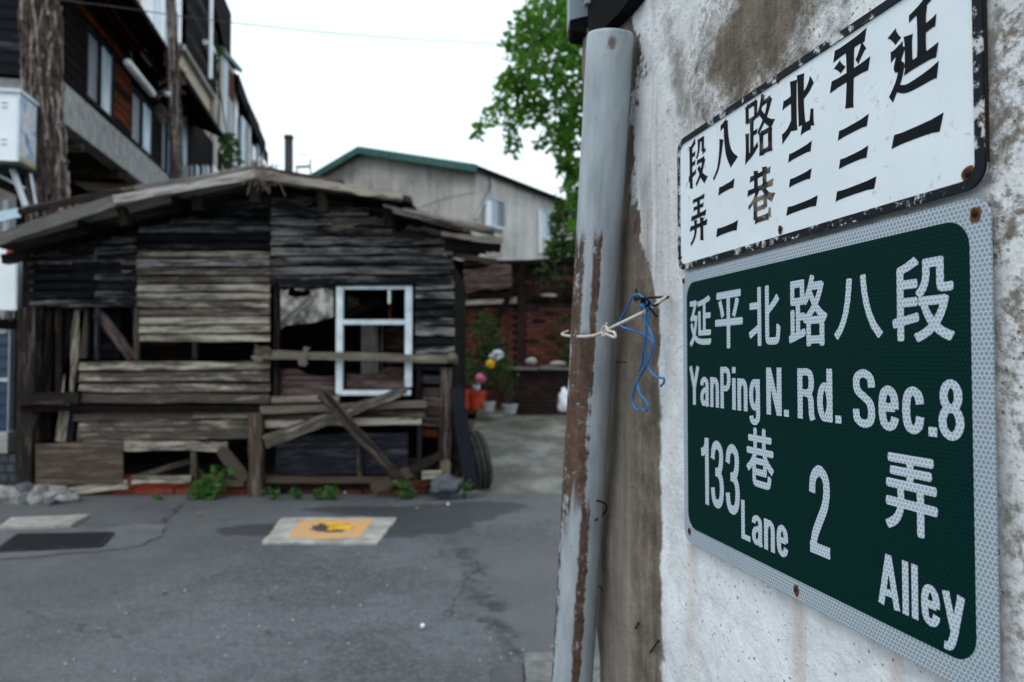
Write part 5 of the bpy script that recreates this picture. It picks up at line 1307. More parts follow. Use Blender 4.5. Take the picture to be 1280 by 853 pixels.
for (xa, xb, ya, yb, mt) in [(303, 306, 145, 210, 'pipe_blue'), (307, 309, 150, 212, 'cream'), (311, 314, 155, 212, 'steel'), (317, 320, 182, 200, 'white_paint'), (322, 325, 180, 212, 'glass_grey'), (328, 330, 185, 212, 'cream')]:
    s0_, s1_ = F(xa, 150, .3)[0], F(xb, 150, .3)[0]
    link('screen', MB().box((0.25, s0_, F(xa, yb, .3)[1]), (0.3, s1_, F(xa, ya, .3)[1])).me('screen'), mt, hd, FM)
# row of pale slats in the shade over the shack roof
sl = thing('slatted_lean_to', 'dark lean-to with a row of pale upright slats above the shack roof', 'lean-to', FM @ Vector((0.3, F(250, 210, .3)[0], 4)))
for (xa, xb, mt) in [(233, 235.5, 'glass_grey'), (239, 241.5, 'glass_grey'), (246, 249, 'alu'), (254, 256.5, 'pipe_blue'), (259, 262, 'alu'), (267, 274, 'white_paint')]:
    s0_, s1_ = F(xa, 210, .3)[0], F(xb, 210, .3)[0]
    link('slat', MB().box((0.27, s0_, F(xa, 232, .3)[1]), (0.3, s1_, F(xa, 206, .3)[1])).me('slat'), mt, sl, FM)
link('backing', MB().box((0.05, F(231, 210, .2)[0], F(240, 240, .2)[1]), (0.1, F(282, 210, .2)[0], F(250, 150, .2)[1])).me('backing'), 'roof_dark', sl, FM)
# climbing plant on the brick house
t = thing('climbing_plant', 'dark green plant growing against the narrow brick house', 'plant', FM @ Vector((0.8, F(288, 200, .8)[0], 4)))
c1 = FM @ Vector((0.4, F(287, 185, .4)[0], F(287, 190, .4)[1])); c2 = FM @ Vector((0.3, F(268, 68, .3)[0], F(268, 68, .3)[1]))
stuff(link('foliage', leaves('foliage', [(c1, (0.2, 0.5, 0.6), 200), (c2, (0.1, 0.2, 0.3), 50)], 0.2, 5), 'leaf_dark', t, Matrix.Identity(4)))
link('stem', MB().tube([c1 - Vector((0, 0, 3)), c1, c2], 0.02, 5).me('stem'), 'bark', t, Matrix.Identity(4))

# ------------------------------------------------------------------ vine covered poles
def vine_pole(label, px_top, px_bot, py0, py1, Y, r, n, seed, grp):
    a, b = P(px_bot, py1, Y), P(px_top, py0, Y)
    d = (b - a) / (b.z - a.z)
    base = a - d * a.z
    t = thing('vine_pole', label, 'pole', base, grp)
    link('pole', MB().tube([base, a, b, b + d * 1.0], [r * 0.72] * 4, 12).me('pole', True), 'vine', t, Matrix.Identity(4))
    rv = random.Random(seed); mb = MB(); mb2 = MB()
    for _ in range(n):
        z0 = rv.uniform(0.2, b.z); ln = rv.uniform(0.5, 1.8); ph = rv.uniform(0, 6.28); tw = rv.gauss(0, 0.7)
        pts = []
        for k in range(7):
            z = z0 + ln * k / 6
            rad = r * rv.uniform(0.70, 1.12)
            pts.append(base + d * z + Vector((math.cos(ph + tw * k / 6) * rad, math.sin(ph + tw * k / 6) * rad, 0)))
        (mb if rv.random() < 0.7 else mb2).tube(pts, rv.uniform(0.008, 0.02), 4)
    stuff(link('vine', mb.me('vine'), 'vine', t, Matrix.Identity(4)))
    stuff(link('vine', mb2.me('vine'), 'vine_pale', t, Matrix.Identity(4)))
    return t
vine_pole('thick pole wrapped in brown dried vines at the corner of the timber house', 50, 60, 0, 245, 10.05, 0.235, 420, 4, 'vine covered poles')
q = FM @ Vector((1.1, F(222, 120, 1.1)[0], 0))
vt = vine_pole('thinner dark pole tangled with vines in front of the corrugated screen', 214, 222, 0, 225, q.y, 0.085, 130, 6, 'vine covered poles')
mb = MB(); rv = random.Random(77)
for (pa, pb) in [((212, 150), (195, 140)), ((214, 165), (226, 190)), ((216, 70), (228, 62)), ((205, 118), (232, 100)), ((214, 80), (205, 70))]:
    A0, B0 = P(*pa, q.y), P(*pb, q.y)
    for _ in range(8):
        mb.tube(smoothpath([A0 + Vector((rv.gauss(0, .06), rv.gauss(0, .06), rv.gauss(0, .1))), A0.lerp(B0, .5) + Vector((0, 0, rv.gauss(0, .1))), B0 + Vector((0, 0, rv.gauss(0, .1)))], 3), 0.014, 4)
stuff(link('branch', mb.me('branch'), 'vine', vt, Matrix.Identity(4)))
link('insulator', MB().tube([P(207, 118, q.y - .1), P(213, 118, q.y - .1)], 0.05, 8).me('insulator', True), 'white_petal', vt, Matrix.Identity(4))

# ------------------------------------------------------------------ light box and boards on the far left
LY = 9.3
c = P(24, 112, LY); zt_, zb_ = c.z, P(24, 207, LY).z
lbm = Matrix.Translation((c.x, LY, (zt_ + zb_) / 2)) @ Matrix.Rotation(TH, 4, 'Z')
lb = thing('light_box', 'white box sign on a bracket with a faded picture on its side', 'sign box', (c.x, LY, zb_), mw=lbm)
hh = (zt_ - zb_) / 2
dep = 0.50
def lbx(name, lo, hi, mat, par=lb): return link(name, MB().box(lo, hi).me(name), mat, par, lbm)
lbx('body', (-0.85, 0, -hh + 0.05), (0, dep, hh - 0.05), 'white_paint')
lbx('picture_panel', (0.002, 0.035, -hh + 0.07), (0.012, dep - 0.03, hh - 0.07), 'mural')
lbx('top_trim', (-0.88, -0.03, hh - 0.048), (0.03, dep + 0.03, hh), 'alu')
lbx('bottom_trim', (-0.88, -0.03, -hh), (0.03, dep + 0.03, -hh + 0.048), 'iron')
lbx('corner_trim', (-0.012, -0.012, -hh + 0.05), (0.014, 0.014, hh - 0.05), 'alu')
for z in (0.30, 0.24, -0.18, -0.24):
    lbx('vent_slot', (-0.20, -0.006, z), (-0.13, -0.001, z + 0.018), 'steel')
for (a, b) in [((-0.15, 0.2, -hh), (0.02, 0.2, -hh - 0.50)), ((0.0, 0.35, -hh - 0.02), (0.08, 0.35, -hh - 0.45)), ((-0.5, 0.2, -hh), (0.0, 0.2, -hh - 0.25))]:
    link('bracket', MB().tube([lbm @ Vector(a), lbm @ Vector(b)], 0.04 if a[0] == -0.15 else 0.02, 6).me('bracket'), 'alu', lb, Matrix.Identity(4))
bp = P(22, 0, 9.6)
link('support_post', MB().tube([(bp.x - .05, 9.55, 0), (bp.x - .05, 9.55, zb_ - 0.4)], 0.045, 8).me('support_post'), 'steel', lb, Matrix.Identity(4))
# neighbour's ground floor left of the shack
nb = thing('shop_front', 'dark tiled shop front with a blue glazed door beside the shack', 'shop front', P(5, 600, 9.0))
NY = 8.75
def nbx(name, px0, py0, px1, py1, d0, d1, mat):
    a, b = P(px0, py1, NY), P(px1, py0, NY)
    return link(name, MB().box((a.x, NY + d0, a.z), (b.x, NY + d1, b.z)).me(name), mat, nb, Matrix.Identity(4))
nbx('wall', -160, 398, 27, 640, 0.16, 0.3, 'wood_night')
nbx('door', -60, 418, 7, 538, 0.06, 0.10, 'blue_door')
nbx('door_frame', 7.5, 412, 11, 540, 0.02, 0.12, 'alu'); nbx('door_frame', -60, 412, 7, 417, 0.02, 0.12, 'steel'); nbx('door_rail', -60, 473, 7, 477, 0.03, 0.055, 'alu')
for y in (430, 445, 460, 490, 505, 520): nbx('louvre', -60, y, 7, y + 2, 0.04, 0.058, 'iron')
nbx('sill', -160, 540, 13, 566, -0.05, 0.15, 'concrete')
for r_ in range(5):
    for k in range(7):
        nbx('tile', -46 + k * 11 + (0 if r_ % 2 else 3), 568 + r_ * 12, -36 + k * 11 + (0 if r_ % 2 else 3), 578.5 + r_ * 12, -0.02, 0.14, 'tile')
for k, x in enumerate((15, 19, 23)): nbx('upright', x, 400, x + 1.6, 545, 0.08, 0.12, 'wood_night' if k % 2 else 'iron')
# white panel with a small orange mark over the shop front
wb = thing('white_board', 'white board with a small orange mark in its corner left of the shack', 'signboard', P(10, 390, NY))
a, b = P(-60, 389, NY), P(34.5, 309, NY)
link('panel', MB().box((a.x, NY - .16, a.z), (b.x - .03, NY - .10, b.z)).me('panel'), 'white_paint', wb, Matrix.Identity(4))
link('edge_trim', MB().box((b.x - .028, NY - .17, a.z), (b.x, NY - .09, b.z - .1)).me('edge_trim'), 'alu', wb, Matrix.Identity(4))
a, b = P(8, 318, NY - .165), P(20, 312, NY - .165)
link('mark', MB().box((a.x, NY - .166, a.z), (b.x, NY - .162, b.z)).me('mark'), 'orange', wb, Matrix.Identity(4))
for px in (14, 24): link('bracket', MB().tube([P(px, 388, NY - .1), P(px, 400, NY + .1)], 0.02, 5).me('bracket'), 'steel', wb, Matrix.Identity(4))
o = bar('leaning_sheet', P(-4, 272, 9.0), P(24, 266, 9.0), 0.12, 0.03, 'pipe_blue', None, segs=3); tag(o, 'pale sheet offcut wedged at the left edge of the shack roof', 'sheet')
# limewashed wall seen through the hole in the shack's back wall
a, b = P(300, 470, 12.2), P(440, 340, 12.2)
rear = boxobj('rear_wall', (a.x - .6, 12.2, 0), (b.x + .3, 12.4, 3.0), 'mottled')
tag(rear, 'mottled pale wall seen through the open window of the shack', 'wall')

# ------------------------------------------------------------------ the sign wall
hw = thing('plastered_house', 'old house wall of peeling limewashed plaster carrying the street signs', 'house wall', WM @ Vector((0.5, 0, 0)), mw=WM)
ZT = 2.30
def corner(z):
    t = max(0.0, min(1.25, (2.1 - z) / 1.3))
    return W(724, 130)[0] + 0.125 * t + 0.012 * mnoise.noise(Vector((z * 4, 1, 2))) + 0.006 * mnoise.noise(Vector((z * 15, 4, 2)))
def wdisp(u, z):
    v = Vector((u, 0, z))
    return 0.006 * mnoise.noise(v * 2.6) + 0.0035 * mnoise.noise(v * 8) + 0.0018 * mnoise.noise(v * 24)
vs, fs = [], []
us = [0.0, 0.006, 0.014, 0.024] + [0.024 + 0.0125 * k for k in range(1, 106)] + [1.40, 1.6, 2.0, 2.6, 3.4, 4.6]
nz = 150
for j in range(nz + 1):
    z = -0.02 + (ZT + 0.02) * j / nz
    c_ = corner(z)
    for i, t in enumerate(us):
        u = c_ * max(0, 1 - t / 0.45) + t
        rnd_ = 0.022 * max(0, 1 - t / 0.024) ** 2
        vs.append((u, -wdisp(u, z) + rnd_, z))
nu = len(us)
for j in range(nz):
    for i in range(nu - 1):
        fs.append((j * nu + i, j * nu + i + 1, (j + 1) * nu + i + 1, (j + 1) * nu + i))
k0 = len(vs)
for j in range(nz + 1):                                # return face at the corner
    z = -0.02 + (ZT + 0.02) * j / nz
    c_ = corner(z); vs += [(c_ + 0.005, 0.06, z), (c_ + 0.02, 3.6, z)]
for j in range(nz):
    fs += [(j * nu, (j + 1) * nu, k0 + 2 * j + 2, k0 + 2 * j), (k0 + 2 * j, k0 + 2 * j + 2, k0 + 2 * j + 3, k0 + 2 * j + 1)]
link('wall', mesh('wall', vs, fs, True), 'plaster', hw, WM)
link('inner_core', MB().box((0.25, 0.08, 0), (4.6, 3.6, ZT)).me('inner_core'), 'mortar', hw, WM)
# eave: boards with shade put into their black colour, and a sheet metal gutter end
c0_ = corner(2.3)
eu = W(716, 35, 0.045)[0]
def facing(name, pix, Y, d, mat):
    return link(name, MB().prism([P(px, py, Y) for px, py in pix], (0, d, 0)).me(name), mat, hw, Matrix.Identity(4))
facing('gutter', [(712, -40), (712, 25), (742, 18), (729, 3), (729, -40)], 1.72, 0.08, 'gutter')
facing('gutter_underside_shade', [(713, 25.6), (713.5, 36), (716, 39), (728, 40), (735, 45), (745, 40), (743, 18.6)], 1.724, 0.07, 'black')  # shade on the gutter's underside, put in as black colour
facing('gutter_fold', [(731, -40), (731, 4), (750, 3.4), (752, -40)], 1.60, 0.02, 'gutter')
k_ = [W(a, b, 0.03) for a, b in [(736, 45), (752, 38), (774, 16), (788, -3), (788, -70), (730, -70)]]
link('soffit_with_shadow', MB().prism([(u, -0.03, z) for u, z in k_], (0, 0.10, 0)).me('soffit_with_shadow'), 'black', hw, WM)  # black outline follows the soft shadow edge on the wall
link('soffit_with_shadow', MB().box((k_[3][0] - 0.01, -0.028, ZT - 0.0), (4.7, 0.06, ZT + 0.17)).me('soffit_with_shadow'), 'black', hw, WM)
link('roof', MB().prism([(eu - .02, -0.07, ZT + 0.21), (4.8, -0.07, ZT + 0.21), (4.8, 1.8, ZT + 0.85), (eu - .02, 1.8, ZT + 0.85)], (0, 0, 0.05)).me('roof'), 'roof_dark', hw, WM)
link('roof', MB().prism([(eu - .02, 3.7, ZT + 0.21), (4.8, 3.7, ZT + 0.21), (4.8, 1.801, ZT + 0.85), (eu - .02, 1.801, ZT + 0.85)], (0, 0, 0.05)).me('roof'), 'roof_dark', hw, WM)
link('upper_wall', MB().box((c0_ + 0.03, 0.062, ZT + 0.036), (4.6, 3.55, ZT + 0.205)).me('upper_wall'), 'mortar', hw, WM)

# ------------------------------------------------------------------ the two street signs
def rrect(u0, u1, z0, z1, r, n=7):
    pts = []
    for (cx, cz, a0) in [(u1 - r, z1 - r, 0), (u0 + r, z1 - r, 90), (u0 + r, z0 + r, 180), (u1 - r, z0 + r, 270)]:
        pts += [(cx + r * math.cos(R(a0 + 90 * k / n)), cz + r * math.sin(R(a0 + 90 * k / n))) for k in range(n + 1)]
    return pts
def plate(name, pts, n0, n1, mat, parent, bev=0.0):
    """outline in wall coordinates, standing from n0 to n1 metres off the wall"""
    mb = MB(); k = len(pts)
    mb.add([(u, -n0, z) for u, z in pts] + [(u, -n1, z) for u, z in pts], [tuple(range(k)), tuple(range(2 * k - 1, k - 1, -1))] + [(i, (i + 1) % k, k + (i + 1) % k, k + i) for i in range(k)])
    return link(name, mb.me(name), mat, parent, WM)
def ringplate(name, po, pi, n0, n1, mat, parent):
    k = len(po); mb = MB()
    v = [(u, -n, z) for n in (n0, n1) for (u, z) in po] + [(u, -n, z) for n in (n0, n1) for (u, z) in pi]
    f = []
    for i in range(k):
        j = (i + 1) % k
        f += [(k + i, k + j, 3 * k + j, 3 * k + i), (i, j, k + j, k + i), (2 * k + i, 2 * k + j, 3 * k + j, 3 * k + i), (i, j, 2 * k + j, 2 * k + i)]
    mb.add(v, f); return link(name, mb.me(name), mat, parent, WM)
KZ = 1.23 * 408 / 905.0
def uu(px): return (1.78 - 1.23 * 408 / (px - 443.0)) / 0.9771
def zz(px, py): return W(px, py)[1]
SN = 0.012                                              # how far the plates stand off the plaster
# -- green retroreflective sign
gu0, gu1 = W(854.5, 510, SN)[0], W(1243.5, 560, SN)[0]
gz1 = (W(853, 345, SN)[1] + W(1237, 238, SN)[1]) / 2; gz0 = (W(859, 676, SN)[1] + W(1172, 844, SN)[1]) / 2
gs = thing('street_sign', 'dark green street sign with white honeycomb lettering and border', 'street sign', WM @ Vector(((gu0 + gu1) / 2, 0, gz0)))
plate('panel', rrect(gu0, gu1, gz0, gz1, 0.022), SN - 0.0016, SN, 'honey_white', gs)
iu0, iu1 = W(859.5, 510, SN)[0], W(1216.5, 560, SN)[0]
iz1 = (W(862, 352.5, SN)[1] + W(1189, 279, SN)[1]) / 2; iz0 = (W(869, 660, SN)[1] + W(1211, 835.4, SN)[1]) / 2
plate('green_field', rrect(iu0, iu1, iz0, iz1, 0.026, 10), SN, SN + 0.0003, 'honey_green', gs)
TXT = []
def text_mesh(body, bold):
    cu = bpy.data.curves.new('t', 'FONT'); cu.body = body; cu.size = 1.0; cu.offset = bold; cu.resolution_u = 6; cu.fill_mode = 'FRONT'
    o = bpy.data.objects.new('t', cu); COL.objects.link(o)
    bpy.context.view_layer.update()
    me = bpy.data.meshes.new_from_object(o.evaluated_get(bpy.context.evaluated_depsgraph_get()))
    bpy.data.objects.remove(o); bpy.data.curves.remove(cu)
    vs = [v.co.copy() for v in me.vertices]; fs = [tuple(p.vertices) for p in me.polygons]
    bpy.data.meshes.remove(me)
    return vs, fs
def lettering(name, body, u0, u1, z0, z1, n, mat, parent, bold=0.02, spread=None):
    vs, fs = text_mesh(body, 0.0)
    ax, bx = min(v.x for v in vs), max(v.x for v in vs); ay, by = min(v.y for v in vs), max(v.y for v in vs)
    out = [(u0 + (v.x - ax) / (bx - ax) * (u1 - u0), -n, z0 + (v.y - ay) / (by - ay) * (z1 - z0)) for v in vs]
    # weight: the flat outline repeated a hair apart, like a thicker pen
    wt = bold * (z1 - z0) * 0.9; V, Fc = [], []
    for k in range(9):
        dx, dz = (0, 0) if k == 8 else (wt * math.cos(k * math.pi / 4), wt * math.sin(k * math.pi / 4))
        c = len(V); uc, zc = (u0 + u1) / 2, (z0 + z1) / 2; fx = 1 - 2 * wt / (u1 - u0); fz = 1 - 2 * wt / (z1 - z0)
        V += [(uc + (u - uc) * fx + dx, y - k * 0.000012, zc + (z - zc) * fz + dz) for u, y, z in out]
        Fc += [tuple(i + c for i in f) for f in fs]
    return link(name, raw(name, V, Fc), mat, parent, WM)
GN = SN + 0.0006
def box_from(pl, pr, pc, yt, yb, n=SN):
    m = (yt + yb) / 2
    return W(pl, m, n)[0], W(pr, m, n)[0], W(pc, yb, n)[1], W(pc, yt, n)[1]
for (ch_, pl, pr, yt, yb) in [('延', 862.5, 889.5, 371, 433.5), ('平', 894.4, 928.9, 363.8, 435.8), ('北', 936.4, 975.8, 357.5, 432.5), ('路', 986.3, 1035, 344.2, 433.2), ('八', 1043, 1104, 344, 424), ('段', 1115.6, 1193.6, 319.2, 428)]:
    lettering('character', ch_, *box_from(pl, pr, (pl + pr) / 2, yt, yb), GN, 'honey_letter', gs, 0.022)
def ell(cx, cy, rx, ry, n=20): return [(cx + rx * math.cos(2 * math.pi * k / n + 1.5), cy + ry * math.sin(2 * math.pi * k / n + 1.5)) for k in range(n + 1)]
LAT = {  # grotesque capitals and small letters as pen paths: width, [paths]; cap height 1, x height .74
 'Y': (.46, [[(.05, 1), (.23, .43)], [(.41, 1), (.23, .43)], [(.23, .50), (.23, 0)]]),
 'a': (.39, [[(.07, .52), (.09, .62), (.19, .67), (.29, .62), (.31, .50), (.31, .25), (.31, .10), (.34, 0)], [(.31, .44), (.20, .40), (.10, .34), (.07, .22), (.10, .10), (.18, .07), (.27, .12), (.31, .22)]]),
 'n': (.38, [[(.07, 0), (.07, .74)], [(.07, .48), (.11, .61), (.20, .67), (.28, .62), (.31, .48), (.31, .25), (.31, 0)]]),
 'P': (.42, [[(.07, 0), (.07, 1)], [(.07, .93), (.14, .93), (.24, .93), (.32, .88), (.35, .71), (.32, .55), (.24, .49), (.14, .49), (.07, .49)]]),
 'i': (.14, [[(.07, 0), (.07, .74)], [(.07, .86), (.07, 1)]]),
 'g': (.38, [ell(.19, .39, .12, .28), [(.31, .74), (.31, .4), (.31, -.05), (.28, -.16), (.19, -.21), (.10, -.18), (.07, -.08)]]),
 'N': (.46, [[(.07, 0), (.07, 1)], [(.39, 0), (.39, 1)], [(.08, .98), (.38, .02)]]),
 '.': (.14, [[(.07, 0), (.07, .145)]]),
 'R': (.46, [[(.07, 0), (.07, 1)], [(.07, .93), (.16, .93), (.27, .93), (.35, .88), (.375, .72), (.35, .58), (.27, .52), (.16, .52), (.07, .52)], [(.22, .52), (.32, .48), (.36, .38), (.37, .2), (.38, .08), (.41, 0)]]),
 'd': (.38, [ell(.19, .37, .12, .30), [(.31, 0), (.31, 1)]]),
 'S': (.46, [[(.39, .69), (.365, .85), (.23, .93), (.10, .87), (.075, .74), (.11, .62), (.23, .53), (.35, .43), (.385, .28), (.36, .13), (.23, .07), (.09, .14), (.065, .31)]]),
 'e': (.38, [[(.07, .385), (.31, .385)], [(.31, .36), (.31, .46), (.28, .60), (.19, .67), (.10, .60), (.07, .37), (.10, .14), (.19, .07), (.28, .12), (.315, .23)]]),
 'c': (.38, [[(.31, .47), (.28, .61), (.19, .67), (.10, .60), (.07, .37), (.10, .14), (.19, .07), (.28, .13), (.31, .28)]]),
 '8': (.44, [ell(.22, .725, .125, .205), ell(.22, .30, .15, .23)]),
 '1': (.27, [[(.20, 0), (.20, 1)], [(.0, .77), (.09, .79), (.16, .86), (.19, .98)]]),
 '3': (.42, [[(.065, .71), (.10, .87), (.21, .93), (.32, .87), (.345, .74), (.31, .60), (.24, .54), (.15, .53)], [(.15, .53), (.25, .52), (.33, .45), (.36, .30), (.32, .13), (.21, .07), (.10, .12), (.06, .29)]]),
 'L': (.36, [[(.07, 0), (.07, 1)], [(.07, .07), (.36, .07)]]),
 '2': (.42, [[(.065, .67), (.09, .84), (.21, .93), (.33, .86), (.355, .71), (.31, .54), (.20, .36), (.11, .20), (.08, .05)], [(.01, .065), (.41, .065)]]),
 'A': (.50, [[(.06, 0), (.25, 1)], [(.44, 0), (.25, 1)], [(.13, .27), (.37, .27)]]),
 'l': (.14, [[(.07, 0), (.07, 1)]]),
 'y': (.40, [[(.05, .74), (.21, .06)], [(.35, .74), (.26, .30), (.20, .02), (.15, -.14), (.09, -.20), (.01, -.20)]]),
}
def latin(body, pl, pr, v_cap, v_base, desc=0.0, asc=0.0, bold=0.022, pen=0.14, sp=0.065):
    """word between two columns; cap height between the two rays v (slope from the wall's vanishing point)"""
    u0, u1 = W(pl, 500, SN)[0], W(pr, 500, SN)[0]
    z1, z0 = W(1000, 452 + v_cap * 557, SN)[1], W(1000, 452 + v_base * 557, SN)[1]
    h = z1 - z0
    tot = sum(LAT[c][0] for c in body) + sp * (len(body) - 1)
    fx = (u1 - u0) / tot
    mb = MB(); x = 0.0; si = 0
    for c in body:
        wd, paths = LAT[c]
        for pth in paths:
            P2 = smoothpath([(px_, 0, pz_) for px_, pz_ in pth], 4) if len(pth) > 3 else [Vector((a, 0, b)) for a, b in pth]
            k = len(P2); L_, R_p = [], []
            shut = (P2[0] - P2[-1]).length < 1e-6
            for i, p in enumerate(P2):
                a = P2[i - 1] if i else (P2[-2] if shut else p); b = P2[i + 1] if i < k - 1 else (P2[1] if shut else p)
                d = (b - a).normalized(); nn = Vector((-d.z, 0, d.x)) * pen / 2
                L_.append(p + nn); R_p.append(p - nn)
            vs = [(u0 + (x + v.x) * fx, -GN - si * 0.000008, z0 + v.z * h) for v in L_ + R_p]
            mb.add(vs, [(i, i + 1, k + i + 1, k + i) for i in range(k - 1)]); si += 1
        x += wd + sp
    return link('word', raw('word', mb.v, mb.f), 'honey_letter', gs, WM)
latin('YanPing', 862.7, 950.5, 0.0150, 0.1275, 0.28, 0.01, 0.03)
latin('N.', 958.5, 986.5, 0.0150, 0.1280, 0, 0, 0.034)
latin('Rd.', 997.5, 1052, 0.0155, 0.1280, 0.01, 0.01, 0.034)
latin('Sec.', 1066.8, 1171.5, 0.0150, 0.1300, 0.01, 0.01, 0.034)
latin('8', 1173.5, 1205.6, 0.0300, 0.1325, 0, 0, 0.036)
latin('133', 876.5, 924, 0.2170, 0.4060, 0.01, 0.01, 0.024, pen=0.125)
latin('Lane', 925.8, 983.7, 0.3560, 0.4560, 0.012, 0.0, 0.034)
latin('2', 1010.5, 1036.5, 0.2215, 0.4170, 0, 0, 0.022, pen=0.125)
latin('Alley', 1095.5, 1201.5, 0.3620, 0.4590, 0.27, 0.01, 0.034)
lettering('character', '巷', *box_from(933.5, 967.8, 950, 535.6, 609.8), GN, 'honey_letter', gs, 0.024)
lettering('character', '弄', *box_from(1107, 1172.6, 1140, 570, 669), GN, 'honey_letter', gs, 0.026)
def rivet(px, py, n, r, parent, name='screw', stain=True):
    u, z = W(px, py, n)
    m = WM @ Matrix.Translation((u, -n, z)) @ Matrix.Rotation(R(90), 4, 'X')
    if stain:
        pts = []
        for k in range(14):
            a = 2 * math.pi * k / 14; q = r * 1.75 * rng.uniform(0.8, 1.15)
            pts.append((u + q * math.cos(a), z + q * math.sin(a) * (1.35 if math.sin(a) < 0 else 1)))
        plate('rust_stain', pts, n + 0.0004, n + 0.0005, 'rust', parent)
    link(name, MB().lathe([(r, 0.0), (r * 0.9, 0.0014), (r * 0.4, 0.0022), (0.00001, 0.0023)], 12, m, False).me(name, True), 'nail', parent, Matrix.Identity(4))
for (px, py, r_) in [(1219.5, 267, 0.0036), (854.5, 351, 0.0026), (862, 664, 0.003), (995.5, 737, 0.0034)]:
    rivet(px, py, SN + 0.0003, r_, gs)
# -- white enamel sign
wu0, wu1 = W(848.5, 255, SN)[0], W(1231, 110, SN)[0]
wz1 = W(1000, 452 - 0.676 * 557, SN)[1]; wz0 = W(1000, 452 - 0.279 * 557, SN)[1]
es = thing('street_sign', 'white enamel street sign with black characters and chipped black rim, above the green one', 'street sign', WM @ Vector(((wu0 + wu1) / 2, 0, wz0)))
plate('panel', rrect(wu0, wu1, wz0, wz1, 0.020), SN - 0.002, SN, 'enamel', es)
tk = 0.0085
po = rrect(wu0 - 0.0005, wu1 + 0.0005, wz0 - 0.0005, wz1 + 0.0005, 0.0205, 8)
pi_ = rrect(wu0 + tk * 0.8, wu1 - tk * 1.15, wz0 + tk, wz1 - tk, 0.014, 8)
ringplate('rim', po, pi_, SN - 0.001, SN + 0.0022, 'rim', es)
link('rust_edge', MB().box((wu1 + 0.0006, -SN - 0.001, wz0 + 0.02), (wu1 + 0.0010, -SN + 0.003, wz1 - 0.02)).me('rust_edge'), 'nail', es, WM)
